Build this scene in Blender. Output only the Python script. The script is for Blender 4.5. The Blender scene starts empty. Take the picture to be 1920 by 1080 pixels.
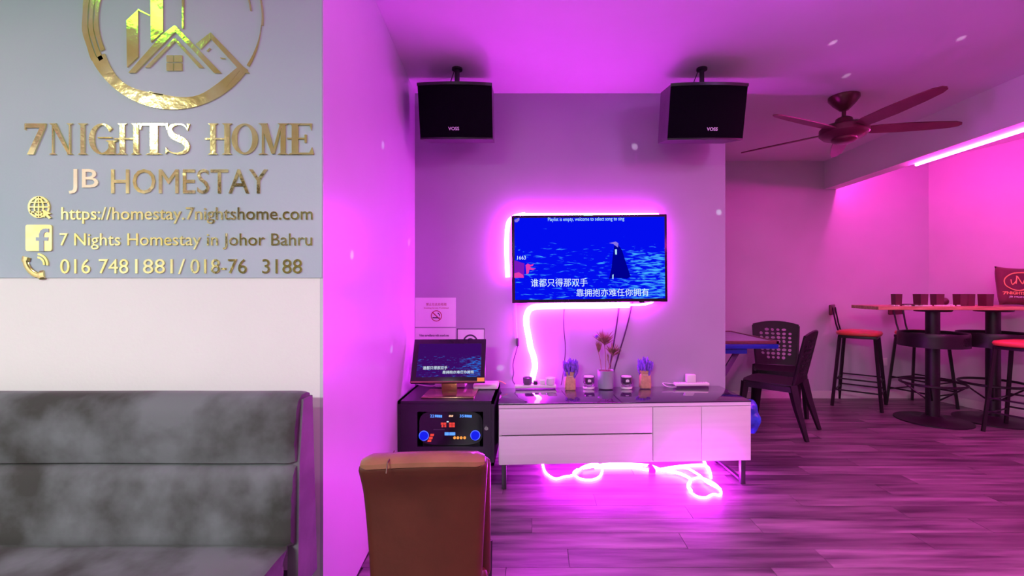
import bpy, bmesh, math, random
from mathutils import Vector, Matrix
random.seed(7)
S = bpy.context.scene
C = S.collection
PI = math.pi
F = 860.0; VX = 1000.0; EYE = 1.27
def PX(px, Y): return (px - VX) * Y / F
def PZ(py, Y): return EYE - (py - 540.0) * Y / F

# ---------------------------------------------------------------- camera, world, lights, exposure
cd = bpy.data.cameras.new('camera'); cam = bpy.data.objects.new('camera', cd); C.objects.link(cam)
cam.location = (0, 0, EYE); cam.rotation_euler = (PI/2, 0, 0)
cd.sensor_width = 36; cd.lens = F / 1920 * 36; cd.shift_x = -40 / 1920.0; cd.clip_start = 0.05
S.camera = cam
S.view_settings.view_transform = 'Standard'; S.view_settings.look = 'None'
S.view_settings.gamma = 1; S.view_settings.use_curve_mapping = False
S.view_settings.exposure = 0.0
w = bpy.data.worlds.new('world'); S.world = w; w.use_nodes = True
w.node_tree.nodes['Background'].inputs[0].default_value = (0.02, 0.018, 0.03, 1)

LED_TV = 94.0; LED_FLOOR = 140.0; LED_BEAM = 190.0
MAGENTA = (.84, 0.028, 1.0); PINK = (1.0, 0.045, 0.60)
def area(name, loc, rot, size, power, color, size_y=None, shape='DISK'):
    l = bpy.data.lights.new(name, 'AREA'); l.shape = shape if size_y is None else 'RECTANGLE'
    l.size = size
    if size_y: l.size_y = size_y
    l.energy = power; l.color = color
    o = bpy.data.objects.new(name, l); C.objects.link(o); o.location = loc; o.rotation_euler = rot
    return o
# ceiling lamps of the white-lit half of the room, behind and left of the photographer
area('ceiling_downlight', (-3.28, -.75, 2.69), (0, 0, 0), .16, 45, (1, .97, .9))
area('ceiling_panel_light', (-1.4, -2.4, 2.69), (math.radians(0), 0, 0), 1.2, 250, (.89, 1, .93), .5)
area('ceiling_lamp_rear', (2.2, -2.0, 2.69), (math.radians(0), 0, 0), .6, 36, (.88, .97, 1), .6)
area('party_lamp_green', (-2.0, .87, 2.69), (0, 0, 0), .34, 2.2, (.25, 1, .05))
# coloured party lamp on the ceiling behind, washing the right half of the room pink-violet
area('party_lamp', (2.6, -.6, 2.66), (math.radians(12), 0, 0), .35, 28, (1, .10, .62))
area('floor_fill_pink', (1.75, 1.0, 2.62), (0, math.radians(0), 0), .3, 24, (1, .12, .60))  # added fill, out of view, brightens the near right floor pink
def beam(tx, ty, tz, col, p, cone=.22, o=(1.7, .5, .95)):
    l = bpy.data.lights.new('laser_beam', 'SPOT'); l.energy = p; l.color = col; l.spot_size = math.radians(cone); l.spot_blend = 1.0; l.shadow_soft_size = 0
    q = bpy.data.objects.new('laser_beam', l); C.objects.link(q); q.location = o; q.rotation_euler = (Vector((tx, ty, tz)) - Vector(o)).to_track_quat('-Z', 'Y').to_euler()
# narrow beams of the party light, which throw single bright dots on walls and ceiling
for px, py, Y, col in ((1190, 275, 3.44, (1, .9, 1)), (1348, 398, 3.44, (.5, 1, .8)), (938, 690, 3.44, (.2, 1, .4))): beam(PX(px, Y), Y, PZ(py, Y), col, 300)
for px, py in ((718, 272), (660, 478), (734, 655), (767, 455)):
    k = (px - VX)/F; Y = (-.888 + .0763*3.44)/(k + .0763); beam(k*Y, Y, PZ(py, Y), (.55, .8, 1), 260, .2)
for px, py in ((1562, 80), (1587, 142), (1802, 72)):
    Y = 1.46*F/(540-py); beam(PX(px, Y), Y, 2.73, (1, .8, 1), 170, .18)
area('side_wall_fill_violet', (1.9, .9, 2.60), (math.radians(10), math.radians(50), 0), .35, 14, (.36, .34, 1))  # added fill, out of view, brings violet light onto the left side wall

# ---------------------------------------------------------------- materials
def mat(name, col, rough=.5, metal=0, var=0, vscale=8, bump=0, bscale=60, stretch=None, spec=.5, coat=0, rand=0, col2=None, emit=None, estr=0, trans=0, detail=4, lo=.35, hi=.65, sheen=0):
    m = bpy.data.materials.new(name); m.use_nodes = True
    nt = m.node_tree; b = nt.nodes['Principled BSDF']
    b.inputs['Base Color'].default_value = (*col, 1); b.inputs['Roughness'].default_value = rough
    b.inputs['Metallic'].default_value = metal; b.inputs['Specular IOR Level'].default_value = spec
    if coat: b.inputs['Coat Weight'].default_value = coat; b.inputs['Coat Roughness'].default_value = .06
    if trans: b.inputs['Transmission Weight'].default_value = trans
    if sheen: b.inputs['Sheen Weight'].default_value = sheen; b.inputs['Sheen Roughness'].default_value = .4
    if emit: b.inputs['Emission Color'].default_value = (*emit, 1); b.inputs['Emission Strength'].default_value = estr
    tc = nt.nodes.new('ShaderNodeTexCoord'); mp = nt.nodes.new('ShaderNodeMapping')
    nt.links.new(tc.outputs['Object'], mp.inputs[0])
    if stretch: mp.inputs['Scale'].default_value = stretch
    if rand:
        oi = nt.nodes.new('ShaderNodeObjectInfo'); cb = nt.nodes.new('ShaderNodeCombineXYZ')
        mu = nt.nodes.new('ShaderNodeMath'); mu.operation = 'MULTIPLY'; mu.inputs[1].default_value = 37
        nt.links.new(oi.outputs['Random'], mu.inputs[0])
        for i in range(3): nt.links.new(mu.outputs[0], cb.inputs[i])
        nt.links.new(cb.outputs[0], mp.inputs['Location'])
    n = nt.nodes.new('ShaderNodeTexNoise'); n.inputs['Scale'].default_value = vscale; n.inputs['Detail'].default_value = detail
    nt.links.new(mp.outputs[0], n.inputs['Vector'])
    if var or col2:
        r = nt.nodes.new('ShaderNodeValToRGB'); r.color_ramp.elements[0].position = lo; r.color_ramp.elements[1].position = hi
        a = col; c2 = col2 if col2 else tuple(min(1, c * (1 + var)) for c in col)
        if not col2: a = tuple(c * (1 - var) for c in col)
        r.color_ramp.elements[0].color = (*a, 1); r.color_ramp.elements[1].color = (*c2, 1)
        nt.links.new(n.outputs['Fac'], r.inputs[0])
        out = r.outputs[0]
        if rand:
            hs = nt.nodes.new('ShaderNodeHueSaturation'); mr = nt.nodes.new('ShaderNodeMapRange')
            mr.inputs['To Min'].default_value = 1 - rand; mr.inputs['To Max'].default_value = 1 + rand
            nt.links.new(oi.outputs['Random'], mr.inputs['Value']); nt.links.new(mr.outputs[0], hs.inputs['Value'])
            nt.links.new(out, hs.inputs['Color']); out = hs.outputs[0]
        nt.links.new(out, b.inputs['Base Color'])
    if bump:
        n2 = nt.nodes.new('ShaderNodeTexNoise'); n2.inputs['Scale'].default_value = bscale; n2.inputs['Detail'].default_value = 3
        nt.links.new(mp.outputs[0], n2.inputs['Vector'])
        bp = nt.nodes.new('ShaderNodeBump'); bp.inputs['Strength'].default_value = bump; bp.inputs['Distance'].default_value = .01
        nt.links.new(n2.outputs['Fac'], bp.inputs['Height']); nt.links.new(bp.outputs[0], b.inputs['Normal'])
    return m
def glow(name, col, s):
    m = bpy.data.materials.new(name); m.use_nodes = True; nt = m.node_tree
    nt.nodes.remove(nt.nodes['Principled BSDF']); e = nt.nodes.new('ShaderNodeEmission')
    e.inputs[0].default_value = (*col, 1); e.inputs[1].default_value = s
    nt.links.new(e.outputs[0], nt.nodes['Material Output'].inputs[0]); return m

M = {}
M['white_wall'] = mat('white_wall', (.84, .83, .81), .45, var=.02, vscale=2, bump=.04, bscale=90)
M['side_wall'] = mat('side_wall', (.62, .62, .68), .30, var=.02, vscale=2, bump=.03, bscale=20)
M['grey_wall'] = mat('grey_wall', (.41, .36, .46), .5, var=.03, vscale=2, bump=.05, bscale=120)
M['back_paint'] = mat('back_paint', (.56, .54, .60), .5, var=.03, vscale=2, bump=.05, bscale=120)
M['right_paint'] = mat('right_paint', (.60, .57, .60), .45, var=.03, vscale=2, bump=.05, bscale=120)
M['rear_paint'] = mat('rear_paint', (.13, .11, .085), .6, var=.3, vscale=1.5)
M['ceiling'] = mat('ceiling_paint', (.86, .81, .88), .6, var=.02, vscale=2)
M['skirting'] = mat('skirting', (.72, .68, .68), .3, var=.03)
M['plank'] = mat('plank_vinyl', (.045, .028, .042), .36, vscale=3.2, stretch=(.55, 5.5, 3), col2=(.27, .18, .23), rand=.32, bump=.08, bscale=30, detail=7, lo=.34, hi=.70)
M['slab'] = mat('floor_slab', (.05, .035, .045), .6, var=.1)
M['gold'] = mat('gold_foil', (.84, .74, .25), .11, 1, bump=.14, bscale=22, col2=(.92, .90, .46), vscale=9)
M['gold_bright_reflection'] = mat('gold_foil_bright_reflection', (.95, .86, .60), .2, 1, bump=.2, bscale=22)  # same foil, with a bright reflection put into a paler colour
M['sofa'] = mat('sofa_suede', (.050, .051, .046), .85, vscale=4.6, col2=(.155, .17, .178), bump=.35, bscale=7, spec=.2, detail=6, lo=.38, hi=.62, sheen=.15)
M['sofa_side'] = mat('sofa_side_suede', (.16, .15, .17), .85, var=.15, bump=.3, bscale=12, spec=.2)
M['leather'] = mat('brown_leather', (.092, .018, .010), .42, var=.10, vscale=9, bump=.10, bscale=45, coat=.15)
M['leather_highlight'] = mat('brown_leather_highlight', (.30, .12, .07), .28, var=.12, vscale=12, bump=.12, bscale=45, coat=.2)  # highlight along the chair's top edge, put into the colour
M['black_plastic'] = mat('black_plastic', (.012, .010, .014), .38, var=.2)
M['black_gloss'] = mat('black_gloss', (.010, .008, .014), .10, var=.2)
M['chair_plastic'] = mat('chair_plastic', (.016, .007, .014), .5, var=.2, spec=.25)
M['black_wood'] = mat('black_laminate', (.022, .014, .030), .30, var=.15)
M['speaker_cab'] = mat('speaker_cabinet', (.090, .060, .090), .45, var=.1, bump=.1, bscale=90)
M['grille'] = mat('speaker_grille', (.004, .003, .006), .75, bump=.4, bscale=260, spec=.04)
M['white_lam'] = mat('white_laminate', (.70, .66, .69), .32, var=.03, vscale=3, stretch=(.4, 4, 12))
M['glass_top'] = mat('dark_glass_top', (.035, .020, .050), .045, coat=.5, var=.1)
M['steel'] = mat('dark_steel', (.10, .09, .11), .3, .8, var=.1)
M['chrome'] = mat('chrome', (.6, .55, .6), .18, 1, var=.05)
M['bezel'] = mat('black_bezel', (.015, .010, .020), .18, var=.1)
M['bronze'] = mat('bronze_metal', (.40, .24, .15), .25, .9, var=.12)
M['white_plastic'] = mat('white_plastic', (.80, .77, .78), .35, var=.03)
M['paper'] = mat('paper', (.82, .80, .83), .6, var=.02)
M['ink'] = mat('dark_ink', (.05, .03, .07), .6, var=.1)
M['red_ink'] = mat('red_ink', (.42, .03, .06), .6, var=.1)
M['kraft'] = mat('kraft_paper', (.55, .34, .20), .75, var=.12, vscale=30, bump=.3, bscale=70)
M['jute'] = mat('jute_string', (.70, .58, .42), .8, var=.1, bump=.3, bscale=200)
M['lavender'] = mat('lavender_bloom', (.22, .08, .62), .8, var=.3, vscale=60, bump=.4, bscale=120)
M['lav_stem'] = mat('lavender_stem', (.12, .13, .16), .8, var=.2)
M['grey_pot'] = mat('grey_pot', (.30, .34, .38), .55, var=.06)
M['soil'] = mat('dry_soil', (.10, .05, .04), .9, var=.2, bump=.5, bscale=120)
M['dried'] = mat('dried_leaf', (.30, .14, .13), .7, var=.2, vscale=40)
M['glass'] = mat('clear_glass', (.95, .93, .97), .04, trans=1, var=0)
M['wax'] = mat('candle_wax', (.85, .80, .82), .4, var=.05)
M['smoke_wax'] = mat('dark_glass', (.16, .10, .18), .15, var=.1)
M['fan'] = mat('fan_brown', (.17, .035, .060), .35, var=.12, vscale=5, stretch=(1, 1, 1))
M['fan_metal'] = mat('fan_bronze', (.14, .030, .050), .28, .4, var=.1)
M['stool_red'] = mat('red_vinyl', (.72, .10, .075), .32, var=.05, bump=.05, bscale=40)
M['stool_black'] = mat('black_steel', (.018, .010, .016), .4, .3, var=.1)
M['wine_board'] = mat('wine_board', (.09, .018, .03), .4, var=.1)
M['tabletop'] = mat('oak_tabletop', (.42, .20, .10), .4, vscale=6, stretch=(1, 8, 8), col2=(.60, .34, .18), bump=.05)
M['cushion'] = mat('brown_cushion', (.11, .022, .030), .8, var=.15, bump=.2, bscale=90, sheen=.1)
M['orange_print'] = mat('orange_gold_print', (.85, .42, .14), .5, var=.08)
M['token'] = mat('white_token', (.85, .78, .78), .4, var=.05)
M['blue_paint'] = mat('blue_plastic', (.012, .035, .42), .3, var=.1)
M['felt'] = mat('grey_green_felt', (.40, .48, .50), .8, var=.08, bump=.2, bscale=200)
M['frame_wood'] = mat('brown_frame', (.16, .05, .06), .35, var=.15, stretch=(8, 1, 8))
M['violet_leg'] = mat('violet_leg', (.16, .05, .22), .35, var=.1)
M['blue_bag'] = mat('blue_bag', (.03, .06, .55), .2, var=.4, vscale=12, bump=.6, bscale=25)
M['cable_dark'] = mat('dark_cable', (.04, .015, .05), .5)
M['cable_white'] = mat('white_cable', (.75, .7, .75), .5)
M['yellow'] = mat('yellow_sticker', (.85, .62, .05), .5)
M['logo_white'] = mat('white_print', (.8, .78, .82), .5)
M['led_tv'] = glow('led_magenta', MAGENTA, LED_TV)
M['led_floor'] = glow('led_rope', MAGENTA, LED_FLOOR)
M['led_beam'] = glow('led_pink', PINK, LED_BEAM)
M['g_white'] = glow('screen_white', (.75, .92, 1), 1.0)
M['g_lyric'] = glow('screen_lyric', (.45, .80, 1), .95)
M['g_navy'] = glow('screen_navy', (.0, .0, .28), 1.0)
M['g_skin'] = glow('screen_pale', (.28, .20, .85), .9)
M['g_pink'] = glow('screen_pink', (1, .05, .55), .8)
M['g_violet'] = glow('screen_violet', (.25, .01, .65), .8)
M['g_blue'] = glow('display_blue', (.10, .30, 1), 1.4)
M['g_knob'] = glow('knob_blue', (.01, .015, .85), 1.0)
M['g_knobring'] = glow('knob_ring_blue', (.06, .10, 1), 2.0)
M['g_red'] = glow('display_red', (1, .07, .06), .85)
M['g_orange'] = glow('display_orange', (1, .38, .08), .95)
M['g_warm'] = glow('display_warm', (1, .55, .35), 1.1)

def screen_mat(name, dark, light, thr, dim):
    m = bpy.data.materials.new(name); m.use_nodes = True; nt = m.node_tree
    nt.nodes.remove(nt.nodes['Principled BSDF'])
    tc = nt.nodes.new('ShaderNodeTexCoord'); mp = nt.nodes.new('ShaderNodeMapping'); mp.inputs['Scale'].default_value = (9, 1, 26)
    nt.links.new(tc.outputs['Generated'], mp.inputs[0])
    n = nt.nodes.new('ShaderNodeTexNoise'); n.inputs['Scale'].default_value = 1.6; n.inputs['Detail'].default_value = 6; n.inputs['Distortion'].default_value = .6
    nt.links.new(mp.outputs[0], n.inputs['Vector'])
    sx = nt.nodes.new('ShaderNodeSeparateXYZ'); nt.links.new(tc.outputs['Generated'], sx.inputs[0])
    def mth(op, a, b=None, v=None, clamp=False):
        q = nt.nodes.new('ShaderNodeMath'); q.operation = op; q.use_clamp = clamp
        for i, x in enumerate((a, b)):
            if x is None: continue
            if isinstance(x, (int, float)): q.inputs[i].default_value = x
            else: nt.links.new(x, q.inputs[i])
        return q.outputs[0]
    X, Z = sx.outputs[0], sx.outputs[2]
    # printed picture on the screen: sea ripples, dense at the lower right, sparse over the middle, none in the sky part
    right = mth('MULTIPLY', mth('MULTIPLY', mth('SUBTRACT', X, .56), 3.2, clamp=True), mth('SUBTRACT', 1, mth('MULTIPLY', mth('SUBTRACT', Z, .52), 7, clamp=True)))
    mid = mth('MULTIPLY', mth('SUBTRACT', .74, Z), 6, clamp=True)
    bias = mth('ADD', mth('MULTIPLY', right, .13), mth('MULTIPLY', mth('SUBTRACT', mid, 1), .12))
    v = mth('ADD', n.outputs['Fac'], bias)
    r = nt.nodes.new('ShaderNodeValToRGB'); e = r.color_ramp.elements
    e[0].position = thr; e[0].color = (*dark, 1); e[1].position = thr + .16; e[1].color = (*light, 1)
    nt.links.new(v, r.inputs[0])
    em = nt.nodes.new('ShaderNodeEmission'); em.inputs[1].default_value = dim
    nt.links.new(r.outputs[0], em.inputs[0]); nt.links.new(em.outputs[0], nt.nodes['Material Output'].inputs[0])
    return m
M['screen'] = screen_mat('tv_picture', (.001, .004, .86), (.06, .42, 1), .585, 1.0)
M['screen_small'] = screen_mat('monitor_picture', (.055, .004, .16), (.02, .22, 1), .60, .8)

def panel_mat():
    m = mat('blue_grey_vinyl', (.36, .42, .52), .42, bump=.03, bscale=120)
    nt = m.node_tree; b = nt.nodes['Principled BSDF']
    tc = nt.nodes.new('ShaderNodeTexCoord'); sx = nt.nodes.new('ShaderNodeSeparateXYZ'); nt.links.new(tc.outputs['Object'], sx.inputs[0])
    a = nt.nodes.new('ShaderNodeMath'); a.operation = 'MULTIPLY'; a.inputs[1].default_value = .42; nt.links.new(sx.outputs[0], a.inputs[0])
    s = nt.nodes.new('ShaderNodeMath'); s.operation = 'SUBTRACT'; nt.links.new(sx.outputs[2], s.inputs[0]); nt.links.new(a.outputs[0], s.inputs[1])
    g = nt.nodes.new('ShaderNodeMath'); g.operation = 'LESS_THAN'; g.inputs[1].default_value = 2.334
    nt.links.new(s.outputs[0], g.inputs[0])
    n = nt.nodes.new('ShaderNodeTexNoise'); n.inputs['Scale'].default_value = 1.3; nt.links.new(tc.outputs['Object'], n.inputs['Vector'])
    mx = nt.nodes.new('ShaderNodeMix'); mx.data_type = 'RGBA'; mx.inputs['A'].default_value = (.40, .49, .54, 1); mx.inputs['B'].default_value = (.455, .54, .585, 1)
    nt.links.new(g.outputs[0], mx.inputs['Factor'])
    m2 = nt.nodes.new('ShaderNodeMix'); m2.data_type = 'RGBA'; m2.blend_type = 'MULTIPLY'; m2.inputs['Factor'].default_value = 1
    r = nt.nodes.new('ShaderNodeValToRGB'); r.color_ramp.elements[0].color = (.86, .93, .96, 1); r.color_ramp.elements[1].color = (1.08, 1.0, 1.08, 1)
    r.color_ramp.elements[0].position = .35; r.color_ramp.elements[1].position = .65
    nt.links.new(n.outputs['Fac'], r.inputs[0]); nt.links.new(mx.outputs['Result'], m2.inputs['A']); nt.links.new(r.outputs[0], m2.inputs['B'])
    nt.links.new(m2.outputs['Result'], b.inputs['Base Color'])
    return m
M['panel'] = panel_mat()

# ---------------------------------------------------------------- mesh helpers
def B(): return bmesh.new()
def box(bm, x0, x1, y0, y1, z0, z1, bev=0, seg=2, mtx=None):
    r = bmesh.ops.create_cube(bm, size=1.0); vs = r['verts']
    for v in vs: v.co = Vector((x0 + (v.co.x + .5) * (x1 - x0), y0 + (v.co.y + .5) * (y1 - y0), z0 + (v.co.z + .5) * (z1 - z0)))
    if mtx: bmesh.ops.transform(bm, matrix=mtx, verts=vs)
    if bev:
        es = {e for v in vs for e in v.link_edges}
        bmesh.ops.bevel(bm, geom=list(es), offset=bev, segments=seg, affect='EDGES', profile=.5)
    return bm
def prism(bm, pts, y0, y1, axis='y'):
    """pts in (x,z) extruded along y (axis y) or (x,y) along z (axis z) or (y,z) along x."""
    def P3(p, d):
        if axis == 'y': return (p[0], d, p[1])
        if axis == 'z': return (p[0], p[1], d)
        return (d, p[0], p[1])
    a = [bm.verts.new(P3(p, y0)) for p in pts]; b = [bm.verts.new(P3(p, y1)) for p in pts]
    n = len(pts); fs = [bm.faces.new(a), bm.faces.new(b[::-1])]
    for i in range(n): fs.append(bm.faces.new((a[i], b[i], b[(i+1) % n], a[(i+1) % n])))
    bmesh.ops.recalc_face_normals(bm, faces=fs)
    return bm
def tube(bm, pts, r, n=8, closed=False, flat=1.0, caps=True):
    pts = [Vector(p) for p in pts]; rings = []
    N = len(pts); up0 = None
    for i, p in enumerate(pts):
        if closed: d = pts[(i+1) % N] - pts[i-1]
        else: d = pts[min(i+1, N-1)] - pts[max(i-1, 0)]
        d = d.normalized() if d.length > 1e-9 else Vector((0, 0, 1))
        if up0 is None: up0 = Vector((0, 1, 0)) if abs(d.y) < .9 else Vector((1, 0, 0))
        s = d.cross(up0).normalized(); u = s.cross(d).normalized(); up0 = u
        rr = r[i] if isinstance(r, (list, tuple)) else r
        rings.append([bm.verts.new(p + s * math.cos(2*PI*k/n) * rr + u * math.sin(2*PI*k/n) * rr * flat) for k in range(n)])
    for i in range(N if closed else N-1):
        a, b = rings[i], rings[(i+1) % N]
        for k in range(n): bm.faces.new((a[k], a[(k+1) % n], b[(k+1) % n], b[k]))
    if caps and not closed: bm.faces.new(rings[0][::-1]); bm.faces.new(rings[-1])
    return bm
def lathe(bm, prof, c=(0, 0, 0), n=24, caps=True):
    rings = []
    for r, z in prof:
        rings.append([bm.verts.new((c[0] + r*math.cos(2*PI*k/n), c[1] + r*math.sin(2*PI*k/n), c[2] + z)) for k in range(n)])
    for i in range(len(rings)-1):
        a, b = rings[i], rings[i+1]
        for k in range(n): bm.faces.new((a[k], a[(k+1) % n], b[(k+1) % n], b[k]))
    if caps:
        bm.faces.new(rings[0][::-1]); bm.faces.new(rings[-1])
    return bm
def smoothpts(pts, k=6):
    """Catmull-Rom through pts"""
    pts = [Vector(p) for p in pts]; out = []
    for i in range(len(pts)-1):
        p0 = pts[max(i-1, 0)]; p1 = pts[i]; p2 = pts[i+1]; p3 = pts[min(i+2, len(pts)-1)]
        for j in range(k):
            t = j / k
            out.append(.5*((2*p1) + (p2-p0)*t + (2*p0-5*p1+4*p2-p3)*t*t + (3*p1-p0-3*p2+p3)*t**3))
    out.append(pts[-1]); return out
def obj(name, bm, m, parent=None, smooth=True, ang=40, world=False):
    me = bpy.data.meshes.new(name)
    if world and parent is not None:
        bmesh.ops.transform(bm, matrix=pm(parent).inverted(), verts=bm.verts)
    bm.normal_update(); bm.to_mesh(me); bm.free()
    if smooth:
        for p in me.polygons: p.use_smooth = True
        try: me.set_sharp_from_angle(angle=math.radians(ang))
        except Exception: pass
    me.materials.append(M[m] if isinstance(m, str) else m)
    o = bpy.data.objects.new(name, me); C.objects.link(o)
    if parent is not None: o.parent = parent
    return o
def pm(p):
    m = Matrix.Translation(p.location) @ p.rotation_euler.to_matrix().to_4x4()
    return (pm(p.parent) @ m) if p.parent else m
def thing(name, label, cat, loc=(0, 0, 0), rotz=0, group=None):
    o = bpy.data.objects.new(name, None); C.objects.link(o); o.empty_display_size = .1
    o.location = loc; o.rotation_euler = (0, 0, rotz); o['label'] = label; o['category'] = cat
    if group: o['group'] = group
    return o
def tag(o, label, cat, group=None):
    o['label'] = label; o['category'] = cat
    if group: o['group'] = group
    return o
def dup(root, loc, rotz, label, group=None):
    r = root.copy(); C.objects.link(r); r.location = loc; r.rotation_euler = (0, 0, rotz); r['label'] = label
    if group: r['group'] = group
    for ch in list(root.children):
        c = ch.copy(); C.objects.link(c); c.parent = r
        for g in ch.children:
            d = g.copy(); C.objects.link(d); d.parent = c
    return r
def struct(name, bm, m, parent=None, smooth=False):
    o = obj(name, bm, m, parent, smooth=smooth)
    o['kind'] = 'structure'; return o
def text_bm(s, extrude=.0, bold=0.0):
    cu = bpy.data.curves.new('t', 'FONT'); cu.body = s; cu.size = 1; cu.extrude = extrude; cu.offset = bold; cu.resolution_u = 3
    o = bpy.data.objects.new('t', cu); C.objects.link(o); bpy.context.view_layer.update()
    dg = bpy.context.evaluated_depsgraph_get()
    me = bpy.data.meshes.new_from_object(o.evaluated_get(dg)); bm = bmesh.new(); bm.from_mesh(me)
    bpy.data.objects.remove(o); bpy.data.curves.remove(cu); bpy.data.meshes.remove(me)
    return bm
def fit_text(s, X0, X1, Z0, Z1, y, depth, bold=0.0, place=None):
    """text in the x-z plane facing -y, its box fitted to X0..X1, Z0..Z1; front at y-depth, back at y"""
    bm = text_bm(s, .5, bold)
    xs = [v.co.x for v in bm.verts]; ys = [v.co.y for v in bm.verts]
    ax, bx, ay, by = min(xs), max(xs), min(ys), max(ys)
    for v in bm.verts:
        v.co = Vector((X0 + (v.co.x-ax)/(bx-ax)*(X1-X0), y - depth*(v.co.z+.5), Z0 + (v.co.y-ay)/(by-ay)*(Z1-Z0)))
    if place: bmesh.ops.transform(bm, matrix=place, verts=bm.verts)
    return bm
def split_chars(bm):
    """islands grouped into characters by overlap in x"""
    bm.verts.ensure_lookup_table(); seen = set(); isl = []
    bmesh.ops.remove_doubles(bm, verts=bm.verts, dist=1e-6); bm.verts.ensure_lookup_table()
    for v in bm.verts:
        if v in seen: continue
        st = [v]; seen.add(v); g = []
        while st:
            q = st.pop(); g.append(q)
            for e in q.link_edges:
                t = e.other_vert(q)
                if t not in seen: seen.add(t); st.append(t)
        isl.append([min(a.co.x for a in g), max(a.co.x for a in g), g])
    isl.sort(key=lambda a: a[0]); groups = []
    for a in isl:
        if groups:
            b = groups[-1]; ov = min(a[1], b[1]) - max(a[0], b[0])
            if ov > .5 * min(a[1]-a[0], b[1]-b[0]): b[0] = min(a[0], b[0]); b[1] = max(a[1], b[1]); b[2] += a[2]; continue
        groups.append(list(a))
    out = []
    for g in groups:
        n = bmesh.new(); mp = {v: n.verts.new(v.co) for v in g[2]}
        for f in {f for v in g[2] for f in v.link_faces}: n.faces.new([mp[v] for v in f.verts])
        out.append(n)
    bm.free(); return out

# ---------------------------------------------------------------- the room
H = 2.73; YT = 3.44; YB = 5.28; YS = 1.638
def wall_left_x(y): return -.888 + .0763*(YT - y)
def wall_right_x(y): return 4.52 + .30*(YB - y)
fl = B(); box(fl, -4.6, 7.2, -3.4, 5.5, -.12, -.006)
box(fl, -4.6, 7.2, -3.4, .9, -.006, 0); box(fl, -4.6, -.9, .9, 1.7, -.006, 0)
floor = struct('floor', fl, 'slab')
struct('ceiling', box(B(), -4.6, 7.2, -3.4, 5.5, H, H+.12), 'ceiling')
b = B(); prism(b, [(wall_left_x(YS), YS), (-.888, YT), (-.888, YB+.1), (-1.1, YB+.1), (-1.1, YS+.12), (wall_left_x(YS)-.012, YS+.12), (wall_left_x(YS)-.012, YS)], 0, H, 'z')
struct('wall_left', b, 'side_wall')
struct('wall_near', box(B(), -4.6, wall_left_x(YS)-.012, YS, YS+.1, 0, H), 'white_wall')
struct('wall_front', box(B(), -.89, 1.440, YT, YT+.12, 0, H), 'grey_wall')
struct('wall_back', box(B(), -.89, 4.9, YB, YB+.1, 0, H), 'back_paint')
b = B(); prism(b, [(wall_right_x(YB), YB+.1), (wall_right_x(-3.3), -3.3), (wall_right_x(-3.3)+.2, -3.3), (wall_right_x(YB)+.2, YB+.1)], 0, H, 'z')
struct('wall_right', b, 'right_paint')
struct('wall_far_left', box(B(), -4.6, -4.5, -3.4, YS, 0, H), 'white_wall')
struct('wall_rear', box(B(), -4.6, 7.2, -3.4, -3.3, 0, H), 'rear_paint')
struct('trim_1', box(B(), 3.35, 3.49, -3.3, YB, 2.406, H), 'ceiling')
struct('baseboard_back', box(B(), 1.2, wall_right_x(YB), YB-.014, YB, 0, .085, .003), 'skirting')
b = B(); prism(b, [(wall_right_x(YB)-.014, YB-.014), (wall_right_x(-3.3)-.014, -3.3), (wall_right_x(-3.3), -3.3), (wall_right_x(YB), YB-.014)], 0, .085, 'z')
struct('baseboard_right', b, 'skirting')

# floor planks, each its own piece
PW = .148
y = .9; row = 0
plank_cache = {}
while y < YB:
    y1 = min(y + PW, YB)
    x0 = (wall_left_x(max(y, YS)) if y > YS else -.9); x1 = wall_right_x(y1)
    x = x0 - [0, .55, .25, .85, .4, .7][row % 6]
    while x < x1 - .01:
        a = max(x, x0); e = min(x + 1.2, x1)
        if e - a > .02:
            key = (round(e-a, 3), round(y1-y, 3))
            dz = random.uniform(-.0004, 0)
            if key not in plank_cache:
                bm = box(B(), .0012, e-a-.0012, .0012, y1-y-.0012, -.0055, 0)
                o = obj('plank', bm, 'plank', floor, smooth=False); plank_cache[key] = o.data
            else:
                o = bpy.data.objects.new('plank', plank_cache[key]); C.objects.link(o); o.parent = floor
            o.location = (a, y, dz)
        x += 1.2
    y = y1; row += 1

# ---------------------------------------------------------------- LED strips
t = thing('led_strip', 'glowing magenta light strip, widened to show its glare, behind the television running down the wall to the console', 'light strip', (-.1, 3.41, .57))
b = B(); Yl = 3.413
def WP(px, py, Y=Yl): return Vector((PX(px, Y), Y, PZ(py, Y)))
tube(b, smoothpts([WP(952, 520), WP(950, 470), WP(952, 424), WP(962, 408), WP(985, 402)], 5), .017, 6)
tube(b, smoothpts([WP(985, 402), WP(1100, 402), WP(1235, 402)], 5), .0095, 6)
obj('upper_run', b, 'led_tv', t, world=True)
b = B(); tube(b, smoothpts([WP(1180, 572), WP(1100, 573), WP(1030, 574), WP(998, 577), WP(988, 590), WP(987, 608), WP(992, 635), WP(995, 652), WP(1001, 670), WP(1003, 688), WP(1000, 702), WP(997, 716, 3.40)], 5), .022, 8)  # tube widened so its shape stands in for the glare
obj('lower_run', b, 'led_tv', t, world=True)
b = B(); tube(b, smoothpts([WP(1232, 410), WP(1234, 480), WP(1230, 560), WP(1180, 572)], 5), .008, 6)
obj('side_run', b, 'led_tv', t, world=True)

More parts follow.
